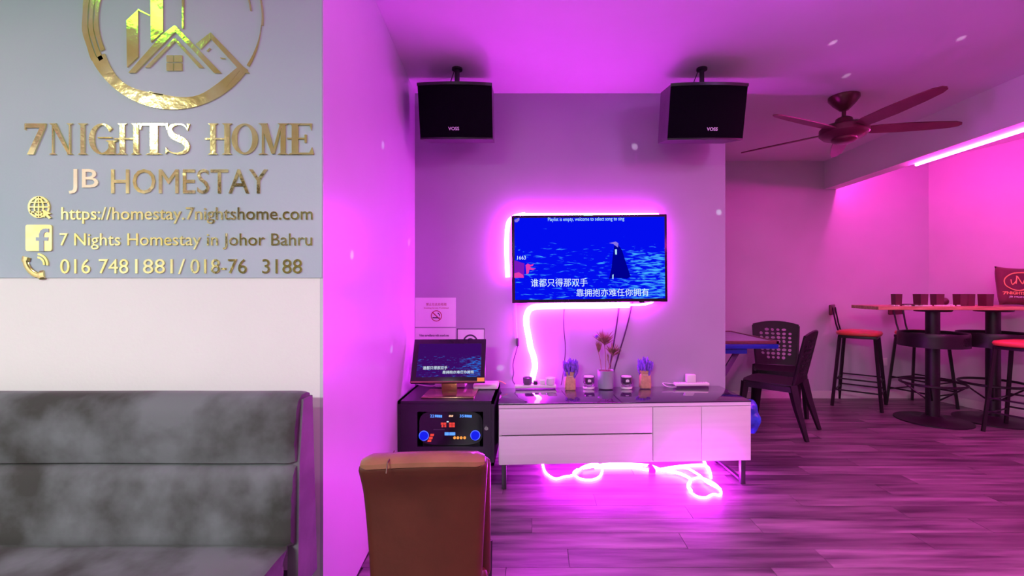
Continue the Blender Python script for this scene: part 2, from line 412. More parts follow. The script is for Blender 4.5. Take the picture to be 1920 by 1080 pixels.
t = thing('led_strip', 'straight glowing pink light strip under the ceiling beam above the bar table', 'light strip', (3.52, 1.5, 2.4))
b = B(); tube(b, [(3.505, 4.20, 2.398), (3.505, -2.8, 2.398)], .0115, 6)
obj('strip_run', b, 'led_beam', t, world=True)
b = B(); tube(b, [(3.502, 4.22, 2.45), (3.502, 5.2, 2.47)], .006, 6)  # added unseen section behind the beam, shapes the shadow edge on the back wall
obj('added_hidden_strip', b, 'led_beam', t, world=True)

t = thing('rope_light', 'tangled glowing magenta rope light lying on the floor under the console', 'rope light', (.6, 3.0, 0))
def FP(zx, zy, r=.010, lift=0):   # picture of the tangle laid flat on the floor
    py = 740 + zy*.2708; px = 920 + zx*.2708; Y = (EYE - r) * F / (py - 540); return Vector((PX(px, Y), Y, r + lift))
def rope(name, pts, r=.0085, lift=0):
    b = B(); tube(b, smoothpts([FP(a, c, r, lift) for a, c in pts], 6), r, 6); obj(name, b, 'led_floor', t, world=True)
rope('rope_run', [(358, 472), (375, 530), (410, 565), (455, 582), (510, 568), (570, 556), (640, 500), (720, 480), (770, 500), (760, 560), (700, 590), (620, 582), (575, 545), (600, 518)])
rope('rope_run', [(640, 515), (800, 492), (950, 490), (1100, 500), (1180, 528), (1290, 548), (1380, 590), (1368, 640), (1388, 676)], .011, .008)
rope('rope_run', [(720, 505), (860, 505), (1000, 505), (1130, 522), (1300, 498), (1480, 490), (1520, 545)], .011, .0)
rope('rope_run', [(1470, 452), (1490, 500), (1518, 552), (1525, 585)], .010, .01)
rope('rope_run', [(1380, 590), (1450, 575), (1540, 610), (1590, 660), (1588, 695), (1540, 690), (1490, 712), (1430, 705), (1380, 672)], .008)
rope('rope_run', [(1200, 540), (1330, 515), (1430, 560), (1500, 620), (1592, 668)], .009, .012)
b = B(); c0 = FP(1112, 515, .014); tube(b, [c0 + Vector((0, -.03, .0)), c0 + Vector((0, .03, .0))], .024, 10); obj('clip', b, 'violet_leg', t, world=True)

# ---------------------------------------------------------------- sign on the near wall
t = thing('wall_sign', 'blue-grey wall panel with raised gold foil house logo and lettering above the sofa', 'sign', (-1.6, YS, 1.3))
def SX(px): return PX(px, YS)
def SZ(py): return PZ(py, YS)
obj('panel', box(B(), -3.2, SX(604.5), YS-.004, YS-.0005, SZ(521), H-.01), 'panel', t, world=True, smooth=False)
FY = YS - .004
DEP = .005
SPK = [0]
def sp(bm, pts, dep=DEP):
    SPK[0] = (SPK[0] + 1) % 9; dep = dep + SPK[0]*.00012; prism(bm, [(SX(a), SZ(c)) for a, c in pts], FY-dep, FY); return bm
def ring(bm, cx, cy, a0, a1, ro, ri, n=None, dep=DEP, ex=1, ey=1):
    """arc band in px; angles in degrees, clockwise on the picture from +x; ro/ri functions or numbers"""
    n = n or max(6, int(abs(a1-a0)/4))
    fo = ro if callable(ro) else (lambda a: ro); fi = ri if callable(ri) else (lambda a: ri)
    pts_o = []; pts_i = []
    for k in range(n+1):
        a = a0 + (a1-a0)*k/n; c, s = math.cos(math.radians(a)), math.sin(math.radians(a))
        pts_o.append((cx + fo(a)*c*ex, cy + fo(a)*s*ey)); pts_i.append((cx + fi(a)*c*ex, cy + fi(a)*s*ey))
    for k in range(n):
        q = [pts_o[k], pts_o[k+1], pts_i[k+1], pts_i[k]]
        prism(bm, [(SX(a), SZ(c)) for a, c in q], FY-dep, FY)
    bmesh.ops.remove_doubles(bm, verts=bm.verts, dist=1e-6)
    seen = {}
    for f in list(bm.faces):
        k = tuple(sorted(v.index for v in f.verts))
    return bm
def band(bm, cx, cy, a0, a1, ro, ri, n=None, dep=DEP, ex=1, ey=1):
    """one closed curved band, front, back and both rims"""
    n = n or max(6, int(abs(a1-a0)/4))
    fo = ro if callable(ro) else (lambda a: ro); fi = ri if callable(ri) else (lambda a: ri)
    L = []
    for k in range(n+1):
        a = a0 + (a1-a0)*k/n; c, s = math.cos(math.radians(a)), math.sin(math.radians(a))
        col = []
        for r in (fo(a), fi(a)):
            for yy in (FY-dep, FY): col.append(bm.verts.new((SX(cx + r*c*ex), yy, SZ(cy + r*s*ey))))
        L.append(col)
    fs = []
    for k in range(n):
        A, D = L[k], L[k+1]
        for i, j in ((0, 2), (2, 3), (3, 1), (1, 0)): fs.append(bm.faces.new((A[i], D[i], D[j], A[j])))
    fs.append(bm.faces.new((L[0][0], L[0][2], L[0][3], L[0][1]))); fs.append(bm.faces.new((L[-1][0], L[-1][1], L[-1][3], L[-1][2])))
    bmesh.ops.recalc_face_normals(bm, faces=fs)
    return bm
CX, CY = 327, 38
def w1(a): return 146 + 4*math.sin(a*.11) + (0 if a > 60 else (60-a)*.35)
obj('logo_ring', band(B(), CX, CY, 34, 153, 169, w1), 'gold', t, world=True, ang=30)
for a0, a1, ro, ri in ((153, 262, 169, 159), (150, 258, 156.5, 149), (156, 250, 146.5, 139), (262, 330, 169, 162), (33, 0, 0, 0)):
    if ro: obj('logo_ring_stroke', band(B(), CX, CY, a0, a1, (lambda a, ro=ro: ro+1.2*math.sin(a*.3)), ri), 'gold', t, world=True, ang=30)
obj('logo_ring_stroke', band(B(), CX, CY, 32, 4, lambda a: 168 - (32-a)*.1, lambda a: 163 + (32-a)*.10), 'gold', t, world=True, ang=30)
obj('logo_ring_stroke', band(B(), CX, CY, 4, -34, lambda a: 169.5, lambda a: 167 - abs(a+14)*.05), 'gold', t, world=True, ang=30)
obj('logo_ring_stroke', band(B(), CX, CY, -6, -32, lambda a: 148, lambda a: 145.5), 'gold', t, world=True, ang=30)
obj('logo_ring_stroke', band(B(), CX, CY, 108, 97, lambda a: 144, lambda a: 141.5), 'gold', t, world=True, ang=30)
def z7(p): return [(140 + a/5.142, c/5.142) for a, c in p]
logo = [('tower', [(520, 210), (630, 108), (630, 560), (525, 660)]),
        ('tower_edge', [(630, 100), (745, 158), (745, 168), (636, 116)]),
        ('tower', [(750, -230), (870, -330), (870, 320), (755, 420)]),
        ('tower_edge', [(870, -330), (1070, -210), (1070, -195), (870, -312)]),
        ('tower_edge', [(1052, -205), (1070, -205), (1068, 290), (1054, 290)]),
        ('roof_band', [(540, 712), (860, 350), (975, 262), (990, 262), (990, 322), (975, 332), (605, 712)]),
        ('roof_band', [(992, 262), (1430, 715), (1362, 715), (992, 322)]),
        ('roof_band', [(700, 662), (980, 380), (985, 380), (985, 412), (740, 662)]),
        ('roof_band', [(987, 380), (1262, 664), (1214, 664), (987, 412)]),
        ('roof_band', [(1182, 440), (1322, 328), (1328, 328), (1328, 388), (1232, 488)]),
        ('roof_band', [(1330, 328), (1700, 715), (1630, 715), (1330, 388)]),
        ('ring_link', [(1590, 672), (1610, 690), (1480, 850), (1462, 836)]),
        ('window_mark', [(905, 545), (970, 545), (970, 608), (905, 608)]), ('window_mark', [(980, 545), (1052, 545), (1052, 608), (980, 608)]),
        ('window_mark', [(905, 620), (970, 620), (970, 692), (905, 692)]), ('window_mark', [(980, 620), (1052, 620), (1052, 692), (980, 692)]),
        ('ring_link', [(1290, 505), (1318, 474), (1326, 480), (1298, 510)]), ('ring_link', [(1418, 566), (1466, 572), (1466, 579), (1424, 576)])]
for nm, p in logo: obj(nm, sp(B(), z7(p)), 'gold', t, world=True, smooth=False)
# serif capitals of the big line: strokes in a unit box
def serif(ch, x0, x1, y0=233, y1=291):
    b = B(); W = x1-x0; Hh = y1-y0
    def q(*p): sp(b, [(x0 + a*W, y0 + c*Hh) for a, c in p])
    def st(a, e, f=0.0, g=1.0, sw=.10, sh=.045):   # stem with serifs
        q((a, f), (e, f), (e, g), (a, g)); q((a-sw, f), (e+sw, f), (e+sw*.3, f+sh), (a-sw*.3, f+sh)); q((a-sw*.3, g-sh), (e+sw*.3, g-sh), (e+sw, g), (a-sw, g))
    if ch == '7': q((0, .0), (1, .0), (.96, .14), (.02, .14)); q((0, .0), (.07, .0), (.05, .22), (0, .2)); q((.72, .13), (.97, .13), (.42, 1), (.12, 1)); 
    elif ch == 'N': st(.12, .18, 0, 1, .12); st(.84, .90, 0, 1, .10); q((.08, .02), (.30, .02), (.90, .98), (.78, .98))
    elif ch == 'I': st(.30, .72, 0, 1, .28)
    elif ch == 'H': st(.10, .32, 0, 1, .10); st(.70, .92, 0, 1, .10); q((-.12, .47), (.72, .47), (.72, .52), (-.12, .52))
    elif ch == 'T': st(.36, .66, 0, 1, .18); q((-.05, 0), (1.05, 0), (1.0, .07), (0, .07)); q((-.05, 0), (.05, 0), (0, .2), (-.05, .2)); q((.97, 0), (1.05, 0), (1.05, .2), (1.0, .2))
    elif ch == 'E': st(.14, .40, 0, 1, .14); q((.3, 0), (.96, 0), (.92, .06), (.3, .06)); q((.88, 0), (.96, 0), (.93, .22), (.86, .06)); q((-.05, .46), (.72, .46), (.72, .51), (-.05, .51)); q((.66, .36), (.74, .36), (.74, .62), (.66, .62)); q((.3, .94), (.96, .94), (1.02, 1), (.3, 1)); q((.86, .94), (.96, .76), (1.04, .98), (.96, 1))
    elif ch == 'M': st(.12, .19, 0, 1, .12); st(.74, .90, 0, 1, .10); q((.08, .02), (.30, .02), (.55, .98), (.44, .98)); q((.72, .02), (.80, .02), (.54, .98), (.46, .98))
    elif ch in 'OGS':
        cx, cy = x0+W/2, y0+Hh/2
        def el(a0, a1, th, ex=.5, ey=.5, ccx=cx, ccy=cy):
            fo = lambda a: 1.0
            band(b, ccx, ccy, a0, a1, 1.0, lambda a: 1 - th*(.25+.75*abs(math.cos(math.radians(a)))**1.3), ex=W*ex, ey=Hh*ey, n=26)
        if ch == 'O': el(0, 359.9, .42)
        if ch == 'G': el(38, 318, .40); st(.74, .96, .55, 1, .12); q((.34, .44), (.86, .44), (.86, .48), (.34, .48))
        if ch == 'S':
            pts = [(.86, .20), (.72, .06), (.48, .03), (.26, .10), (.20, .24), (.30, .38), (.52, .48), (.74, .58), (.86, .74), (.78, .90), (.54, .97), (.28, .95), (.06, .84)]
            th = [.02, .03, .035, .08, .12, .14, .15, .14, .13, .09, .05, .03, .02]
            P = smoothpts([Vector((a, c, 0)) for a, c in pts], 4); n = len(P)
            def tv(i): f = i/(n-1)*(len(th)-1); k = min(int(f), len(th)-2); return th[k]+(th[k+1]-th[k])*(f-k)
            Ls = []; Rs = []
            for i, p in enumerate(P):
                d = (P[min(i+1, n-1)]-P[max(i-1, 0)]).normalized(); s = Vector((-d.y, d.x, 0))*tv(i)*.62
                Ls.append(p+s*Vector((1.25, 1, 1)).x); Rs.append(p-s*1.0)
            for i in range(n-1): q(Ls[i][:2], Ls[i+1][:2], Rs[i+1][:2], Rs[i][:2])
            q((.84, .02), (.95, .02), (.86, .24)); q((.04, .76), (.12, .90), (.02, .99))
    return obj('letter', b, 'gold', t, world=True, smooth=False)
for ch, x0, x1 in (('7', 51, 91), ('N', 97, 141), ('I', 150, 168), ('G', 171, 221), ('H', 224, 267), ('T', 268, 316), ('S', 313, 362), ('H', 393, 437), ('O', 437, 486), ('M', 487, 543), ('E', 543, 589)):
    serif(ch, x0, x1)
def line(s, x0, x1, y0, y1, m='gold', bold=0.0, parent=t, dep=.004):
    for bm in split_chars(fit_text(s, SX(x0), SX(x1), SZ(y1), SZ(y0), FY, dep, bold)):
        obj('letter', bm, m, parent, world=True, smooth=False)
line('JB', 133, 188, 318, 364, 'gold_bright_reflection', .006); line('HOMESTAY', 212, 504, 318, 364, 'gold')
line('https://homestay.7nightshome.com', 119, 588, 389, 420, 'gold', .004)
line('7 Nights Homestay in Johor Bahru', 116, 587, 438, 468, 'gold')
for s, a, c in (('016', 117, 173), ('748', 189, 244), ('1881', 257, 327), ('018-76', 360, 465), ('3188', 494, 568)): line(s, a, c, 486, 513, 'gold')
line('/', 337, 350, 486, 514, 'gold')
g = B(); band(g, 77.5, 389, 0, 359.9, 20.5, 17, 32); obj('globe_ring', g, 'gold', t, world=True)
g = B(); band(g, 77.5, 389, 0, 359.9, 1, .72, 24, ex=9.5, ey=19.5); sp(g, [(76.3, 370), (78.9, 370), (78.9, 408), (76.3, 408)]); sp(g, [(58, 387.6), (97, 387.6), (97, 390.4), (58, 390.4)]); sp(g, [(61, 379), (94, 379), (94, 381.4), (61, 381.4)]); sp(g, [(61, 397), (94, 397), (94, 399.4), (61, 399.4)])
obj('globe_lines', g, 'gold', t, world=True, smooth=False)
obj('pointer', sp(B(), [(85, 393), (101, 401), (95, 403), (101, 409), (97, 411), (91, 405), (88, 409)], .006), 'gold', t, world=True, smooth=False)
rs = []
for cx, cy, a in ((98, 426, -90), (98, 467, 0), (57, 467, 90), (57, 426, 180)):
    for k in range(5): aa = math.radians(a + k*22.5); rs.append((cx + 4*math.cos(aa), cy + 4*math.sin(aa)))
obj('badge', sp(B(), rs), 'gold', t, world=True, smooth=False)
g = B(); f = [(79, 471.5), (79, 452), (73, 452), (73, 445.5), (79, 445.5), (79, 440), (81.5, 433.5), (86, 430), (92, 429), (97, 430), (97, 436.5), (92, 436), (88.5, 437.5), (87.5, 441), (87.5, 445.5), (96, 445.5), (95, 452), (87.5, 452), (87.5, 471.5)]
obj('badge_letter', sp(g, f, .0062), 'panel', t, world=True, smooth=False)
g = B()
pp = smoothpts([Vector((SX(a), FY-.003, SZ(c))) for a, c in ((54, 482), (52, 492), (57, 503), (66, 512), (76, 516), (87, 515))], 5)
tube(g, pp, [(.016 if (i < 5 or i > 20) else .011) for i in range(len(pp))], 8, flat=.25); obj('phone_handset', g, 'gold', t, world=True)
for r_ in (13, 19, 0):
    if r_: obj('phone_wave', band(B(), 74, 496, -85, 5, r_+2.2, r_-1.6, 8), 'gold', t, world=True)

# ---------------------------------------------------------------- sofa
t = thing('sofa', 'grey brushed suede sofa with horizontal seams standing against the sign wall', 'sofa', (-1.9, 1.2, 0))
def roundslab(bm, prof, x0, x1, puff=.012, nx=26):
    """closed (y,z) profile swept in x with softly rounded ends and a slightly puffed skin"""
    n = len(prof); cy = sum(p[0] for p in prof)/n; cz = sum(p[1] for p in prof)/n
    rows = []
    for i in range(nx+1):
        f = i/nx; x = x0 + (x1-x0)*f
        e = min(f, 1-f)*(x1-x0); k = 1.0
        R = .035
        if e < R: k = 1 - .12*(1 - math.sqrt(max(0, 1-(1-e/R)**2)))
        rows.append([bm.verts.new((x, cy+(p[0]-cy)*k, cz+(p[1]-cz)*(1-(1-k)*.35))) for p in prof])
    for i in range(nx):
        for j in range(n): bm.faces.new((rows[i][j], rows[i][(j+1) % n], rows[i+1][(j+1) % n], rows[i+1][j]))
    bm.faces.new(rows[0]); bm.faces.new(rows[-1][::-1])
    bmesh.ops.recalc_face_normals(bm, faces=bm.faces)
    return bm
XR = -.743; XL = -2.75
xs_nx = 60
top = [(1.545, .905), (1.535, .925), (1.51, .932), (1.475, .930), (1.452, .915), (1.436, .88), (1.428, .82), (1.426, .76), (1.434, .722), (1.462, .7175), (1.55, .7175)]
low = [(1.56, .7165), (1.462, .7165), (1.432, .712), (1.418, .69), (1.408, .62), (1.402, .54), (1.404, .485), (1.42, .466), (1.56, .466)]
def wrinkle(o, amp, seed, x_end):
    random.seed(seed)
    from mathutils import noise
    for v in o.data.vertices:
        p = v.co; e = math.exp(-((x_end - p.x)/.10)**2)
        d = noise.noise(Vector((p.x*3+seed, p.y*3, p.z*6)))*amp + e*noise.noise(Vector((p.x*6, seed, p.z*48)))*amp*1.6
        v.co.y += d
def fine_slab(name, prof, x0, x1, m, seed, amp=.006):
    b = B(); P = []
    n = len(prof)
    for i in range(n):
        a, c = Vector(prof[i]), Vector(prof[(i+1) % n]); k = max(1, int((c-a).length/.02))
        for j in range(k): P.append(tuple(a + (c-a)*j/k))
    roundslab(b, P, x0, x1, nx=120); o = obj(name, b, m, t, world=True, ang=60)
    wrinkle(o, amp, seed, x1 + 1.9)
    return o
fine_slab('back_cushion', top, XL, XR-.004, 'sofa', 3)
fine_slab('back_cushion', low, XL, XR-.004, 'sofa', 5)
seat = [(1.44, .474), (1.38, .474), (1.30, .468), (1.0, .468), (.78, .462), (.74, .44), (.735, .36), (.75, .31), (1.42, .31), (1.42, .45)]
fine_slab('seat_cushion', seat, XL, XR-.01, 'sofa', 9)
b = B(); prism(b, [(1.475, .912), (1.535, .912), (1.568, .31), (1.440, .31), (1.450, .72)], XR-.03, XR+.004, 'x'); obj('side_panel', b, 'sofa_side', t, world=True, smooth=False)
obj('base_frame', box(B(), XL+.02, XR-.02, .78, 1.56, .19, .315, .01), 'black_wood', t, world=True)
for x in (XL+.1, XR-.1):
    for yy in (.84, 1.5):
        b = B(); lathe(b, [(.018, 0), (.028, .19)], (x, yy, 0), 12); obj('leg', b, 'steel', t, world=True)

# ---------------------------------------------------------------- brown leather chair in the foreground
t = thing('dining_chair', 'brown leather high-back dining chair seen from behind in front of the karaoke rack', 'chair', (-.308, 1.46, 0), math.radians(4))
def back_prof(z):   # (rear y, front y) relative, chair faces +y
    f = (z-.30)/(.80-.30); 
    rear = -.205 - .035*max(0, f)**2.2 - .02*math.exp(-((z-.80)/.05)**2); return rear, rear + .085 - .02*f
b = B(); hw0, hw1 = .148, .170
nz, nx = 24, 14; grid = []
for i in range(nz+1):
    z = .30 + (.808-.30)*i/nz; r, f_ = back_prof(z); hw = hw0 + (hw1-hw0)*(i/nz)**1.6
    taper = 1
    row = []
    for j in range(nx+1):
        u = -1 + 2*j/nx; x = u*hw; rad = .02
        bow = .010*(1-u*u)
        row.append((x, r - bow, z + .006*(1-u*u)*(i/nz)))
    rowf = [(x, f_ + .004, z + .006*(1-(x/hw)**2)*(i/nz)) for x, _, _ in row][::-1]
    grid.append([b.verts.new(p) for p in row + rowf])
n = len(grid[0])
for i in range(nz):
    for j in range(n): b.faces.new((grid[i][j], grid[i][(j+1) % n], grid[i+1][(j+1) % n], grid[i+1][j]))
b.faces.new(grid[0][::-1]); b.faces.new(grid[-1])
bmesh.ops.recalc_face_normals(b, faces=b.faces)
ed = [e for e in b.edges if e.is_manifold and e.calc_face_angle(0) > .9]
bmesh.ops.bevel(b, geom=ed, offset=.016, segments=3, affect='EDGES', profile=.5)
chair_back = obj('backrest', b, 'leather', t, ang=70)
r, f_ = back_prof(.80)
b = B()   # rolled top edge, its highlight painted in as a paler leather colour
pts = [Vector((u*.160, (r+f_)/2 - .004 - .006*(1-u*u), .806 + .006*(1-u*u))) for u in [-1+2*k/16 for k in range(17)]]
tube(b, pts, [.012] + [.019]*15 + [.012], 10, flat=2.0); top_roll = obj('top_roll', b, 'leather_highlight', t); top_roll['label'] = 'leather top edge with its highlight painted in as a paler colour'
b = B(); tube(b, [(-.085, r-.034, .800), (-.085, r-.022, .822), (-.085, f_-.01, .826)], .002, 6); obj('seam', b, 'leather', t)
b = B(); box(b, -.160, .174, -.135, -.095, .42, .770, .018, 3); obj('back_cushion', b, 'leather', t)
b = B(); box(b, -.165, .165, -.16, .20, .36, .46, .022, 3); obj('seat', b, 'leather', t)
for sx, sy in ((-1, -1), (1, -1), (-1, 1), (1, 1)):
    b = B(); x = sx*.150; yy = -.150 if sy < 0 else .165
    tube(b, [(x, yy, .37), (x, yy + (-.03 if sy < 0 else 0), 0)], [.024, .017], 4); obj('leg', b, 'black_wood', t)

# ---------------------------------------------------------------- television
YV = 3.36
t = thing('television', 'large wall-mounted flat television showing blue karaoke picture with song lyrics', 'television', (PX(1105, YV), YV, 1.48))
Rm = Matrix.Translation((PX(1105, YV), 0, 1.485)) @ Matrix.Rotation(math.radians(-.55), 4, 'Y') @ Matrix.Translation((-PX(1105, YV), 0, -1.485))
def TV(bm): bmesh.ops.transform(bm, matrix=Rm, verts=bm.verts); return bm
x0, x1, z0, z1 = PX(959.5, YV), PX(1251, YV), PZ(567, YV), PZ(403, YV)
b = B(); box(b, x0, x1, YV, YV+.018, z0, z1, .003); box(b, x0+.2, x1-.2, YV+.018, YV+.045, z0+.08, z1-.12, .006); obj('casing', TV(b), 'bezel', t, world=True)
scr = obj('screen', TV(box(B(), x0+.022, x1-.018, YV-.0015, YV+.001, z0+.024, z1-.018)), 'screen', t, world=True, smooth=False)
b = B(); box(b, PX(1095, YV), PX(1112, YV), YV-.004, YV, z1-.006, z1+.004, .001); obj('top_sensor', TV(b), 'g_white', t, world=True)
b = B(); box(b, PX(1198, YV), PX(1208, YV), YV, YV+.01, z0-.008, z0, .001); obj('power_button', TV(b), 'bezel', t, world=True)
b = B(); box(b, x0+.45, x1-.45, YV+.045, YT, 1.38, 1.60, .002); obj('wall_bracket', TV(b), 'steel', t, world=True)
def V5(p): return [(PX(930 + a*.20373, YV), PZ(380 + c*.20373, YV)) for a, c in p]
YQ = YV - .0016
def flat(name, pts, m, d=.0006, par=None): 
    b = B(); prism(b, pts, YQ-d, YQ); return obj(name, b, m, par or t, world=True, smooth=False)
flat('picture_shape', V5([(1088, 392), (1128, 392), (1160, 440), (1188, 530), (1238, 680), (1205, 700), (1080, 690), (1040, 705), (1062, 610), (1074, 500)]), 'g_navy', par=scr)
flat('picture_shape', V5([(1070, 366), (1100, 358), (1126, 374), (1122, 412), (1104, 400), (1078, 380), (1040, 372)]), 'g_skin', .0008, par=scr)
flat('picture_shape', V5([(1094, 430), (1112, 428), (1112, 478), (1096, 476)]), 'g_lyric', .0009, par=scr)
flat('picture_shape', V5([(1070, 664), (1082, 660), (1080, 704), (1070, 700)]), 'g_lyric', .0009, par=scr)
flat('picture_shape', V5([(168, 530), (262, 560), (258, 690), (168, 692)]), 'g_violet', par=scr)
flat('picture_shape', V5([(168, 650), (210, 640), (250, 665), (256, 692), (168, 692)]), 'g_pink', .0008, par=scr)
flat('picture_shape', V5([(272, 575), (292, 560), (318, 572), (350, 562), (338, 582), (312, 590), (330, 604), (368, 606), (340, 620), (308, 616), (300, 650), (280, 660)]), 'g_pink', .0008, par=scr)
flat('picture_shape', V5([(168, 160), (214, 138), (216, 160), (196, 180), (176, 180)]), 'g_skin', .0008, par=scr)
def scrtext(s, X0, X1, Y0, Y1, m, bold=0.0):
    b = fit_text(s, PX(X0, YV), PX(X1, YV), PZ(Y1, YV), PZ(Y0, YV), YQ, .001, bold, Rm); return obj('caption', b, m, scr, world=True, smooth=False)
scrtext('Playlist is empty, welcome to select song to sing', 1028, 1171, 407.3, 416, 'g_lyric', .004)
scrtext('1663', 970, 986, 478.5, 485.5, 'g_white')
scrtext('谁都只得那双手', 995, 1101, 521.5, 537, 'g_white', .0)
scrtext('靠拥抱亦难任你拥有', 1080, 1216, 541.5, 556, 'g_white', .0)

# ---------------------------------------------------------------- console under the television
CYAW = math.atan(.08/1.611)
t = thing('tv_console', 'low white television console with black glass top and thin dark legs', 'console', (-.216, 2.86, 0), CYAW)
CW, CDp, CZ0, CZ1 = 1.613, .45, .166, .548
b = B(); box(b, 0, CW, .018, CDp, CZ0, CZ0+.02); box(b, 0, CW, .018, CDp, CZ1-.046, CZ1-.008, .001); box(b, 0, .018, .018, CDp, CZ0, CZ1-.01); box(b, CW-.018, CW, .018, CDp, CZ0, CZ1-.01); box(b, 0, CW, CDp-.01, CDp, CZ0, CZ1-.01); box(b, .97, .985, .02, CDp, CZ0, CZ1-.03)
obj('carcass', b, 'white_lam', t, smooth=False)
b = B(); box(b, 0, CW, 0, .018, CZ1-.030, CZ1-.008, .001); obj('front_rail', b, 'white_lam', t, smooth=False)
o = obj('glass_top', box(B(), -.002, CW+.002, -.003, CDp, CZ1-.008, CZ1, .0015), 'glass_top', t); o['label'] = 'glossy black glass top panel'
zt = CZ1-.034; zm = (PZ(817.5, 2.86)); 
for z0_, z1_ in ((zm+.0045, zt), (CZ0, zm-.0045)):
    obj('drawer', box(B(), .002, .973, 0, .018, z0_, z1_, .0012), 'white_lam', t)
obj('door', box(B(), .977, 1.289, 0, .018, CZ0, zt, .0012), 'white_lam', t)
obj('door', box(B(), 1.292, CW-.001, 0, .018, CZ0, zt, .0012), 'white_lam', t)
for x in (.018, CW-.05):
    for yy in (.03, CDp-.06):
        b = B(); box(b, x, x+.03, yy, yy+.03, 0, CZ0, .002); obj('leg', b, 'steel', t)
    b = B(); box(b, x+.004, x+.026, .05, CDp-.05, .012, .028); obj('leg_rail', b, 'steel', t)

# ---------------------------------------------------------------- karaoke rack, amplifier
t = thing('equipment_rack', 'black box rack with keyhole standing in the corner beside the console', 'rack', (-.53, 3.1, 0))
rx0, rx1, ry0, ry1 = -.840, -.243, 2.84, 3.37
RZ0, RZ1 = .17, .570
def RX(px): return PX(px, ry0)
def RZ(py): return PZ(py, ry0)
ax0, ax1, az0, az1 = RX(782), RX(906), RZ(838), RZ(772)
b = B(); box(b, rx0, rx1, ry0, ry1, RZ1-.018, RZ1); box(b, rx0, rx1, ry0, ry1, RZ0, RZ0+.018); box(b, rx0, rx0+.018, ry0, ry1, RZ0, RZ1); box(b, rx1-.018, rx1, ry0, ry1, RZ0, RZ1); box(b, rx0, rx1, ry1-.01, ry1, RZ0, RZ1)
obj('cabinet', b, 'black_wood', t, world=True, smooth=False)
b = B(); d0, d1 = ry0, ry0+.016
X0, X1, Z0, Z1 = rx0+.019, rx1-.019, RZ0+.019, RZ1-.019
box(b, X0, ax0, d0, d1, Z0, Z1); box(b, ax1, X1, d0, d1, Z0, Z1); box(b, ax0, ax1, d0, d1, az1, Z1); box(b, ax0, ax1, d0, d1, Z0, az0)
dr = obj('door', b, 'black_wood', t, world=True, smooth=False)
b = B(); tube(b, [(RX(912), d0-.006, RZ(803)), (RX(912), d0+.004, RZ(803))], .012, 12); obj('lock', b, 'chrome', dr, world=True)
for x in (rx0+.06, rx1-.06):
    for yy in (ry0+.08, ry1-.08):
        b = B(); tube(b, [(x-.018, yy, .055), (x+.018, yy, .055)], .055, 14); box(b, x-.026, x+.026, yy-.02, yy+.02, .11, RZ0); box(b, x-.026, x-.02, yy-.02, yy+.02, .04, .115); box(b, x+.02, x+.026, yy-.02, yy+.02, .04, .115)
        obj('caster', b, 'black_plastic', t, world=True)
a = thing('karaoke_amplifier', 'black karaoke amplifier with lit blue knobs and red displays inside the rack', 'amplifier', (-.5, 3.0, RZ0+.02))
ya = ry0+.02
n = 24; pr = []
cxp, cyp, hwp, hhp = 844.5, 804.5, 60, 32
for k in range(n*2):
    an = 2*PI*k/(n*2); c, s = math.cos(an), math.sin(an)
    pr.append((RX(cxp + hwp*math.copysign(abs(c)**.45, c)), RZ(cyp + hhp*math.copysign(abs(s)**.5, s))))
b = B(); prism(b, pr[::-1], ya, ya+.02); obj('front_panel', b, 'black_gloss', a, world=True, smooth=False)
obj('chassis', box(B(), RX(790), RX(898), ya+.02, ry1-.03, RZ0+.02, RZ(778)), 'black_plastic', a, world=True, smooth=False)
def ap(name, pts, m, d=.002): b = B(); prism(b, [(RX(x), RZ(y_)) for x, y_ in pts], ya-d, ya); return obj(name, b, m, a, world=True, smooth=False)
def c2(zx, zy): return (780 + zx*.07292, 765 + zy*.07292)
def R2(x0, y0, x1, y1, sk=0): return [c2(x0+sk, y0), c2(x1+sk, y0), c2(x1, y1), c2(x0, y1)]
for x in (795, 870):
    def dig(x0, y0, w_, h_): return [(x0, y0), (x0+w_, y0), (x0+w_, y0+h_), (x0, y0+h_)]
    X = x+10 if x == 795 else x-9
    b = fit_text('22' if x == 795 else '35', RX(X), RX(X+8), RZ(784.2), RZ(779), ya, .002, .01); obj('display_digits', b, 'g_blue', a, world=True, smooth=False)
    for k in range(4): ap('level_bar', dig(X+9.3+k*3.5, 779.3+.2*k, 2.9, 4.6), 'g_blue')
ap('display', R2(830, 205, 880, 250, 6), 'g_warm'); ap('display', R2(890, 205, 935, 250, 10), 'g_warm')
for i, (x0_, x1_) in enumerate(((625, 690), (700, 762), (835, 905), (915, 985))):
    ap('red_display', R2(x0_, 398, x1_, 455), 'g_red'); ap('red_display', R2(x0_+(15 if i < 2 else 0), 465, x1_, 518), 'g_red')
ap('blue_led', R2(775, 362, 825, 390), 'g_white'); ap('slot', R2(430, 568, 720, 590), 'steel')
ap('blue_display', R2(722, 650, 830, 728), 'g_blue'); ap('blue_display', R2(842, 650, 995, 728), 'g_blue')
for x in (980, 1065, 1150, 1240):
    cx, cy = c2(x, 790); b = B(); tube(b, [(RX(cx), ya-.004, RZ(cy)), (RX(cx), ya, RZ(cy))], .0088, 12); obj('orange_button', b, 'g_orange', a, world=True)
for q in range(3): ap('red_button', R2(345-35*q, 690+75*q, 440-35*q, 750+75*q, 10), 'g_red')
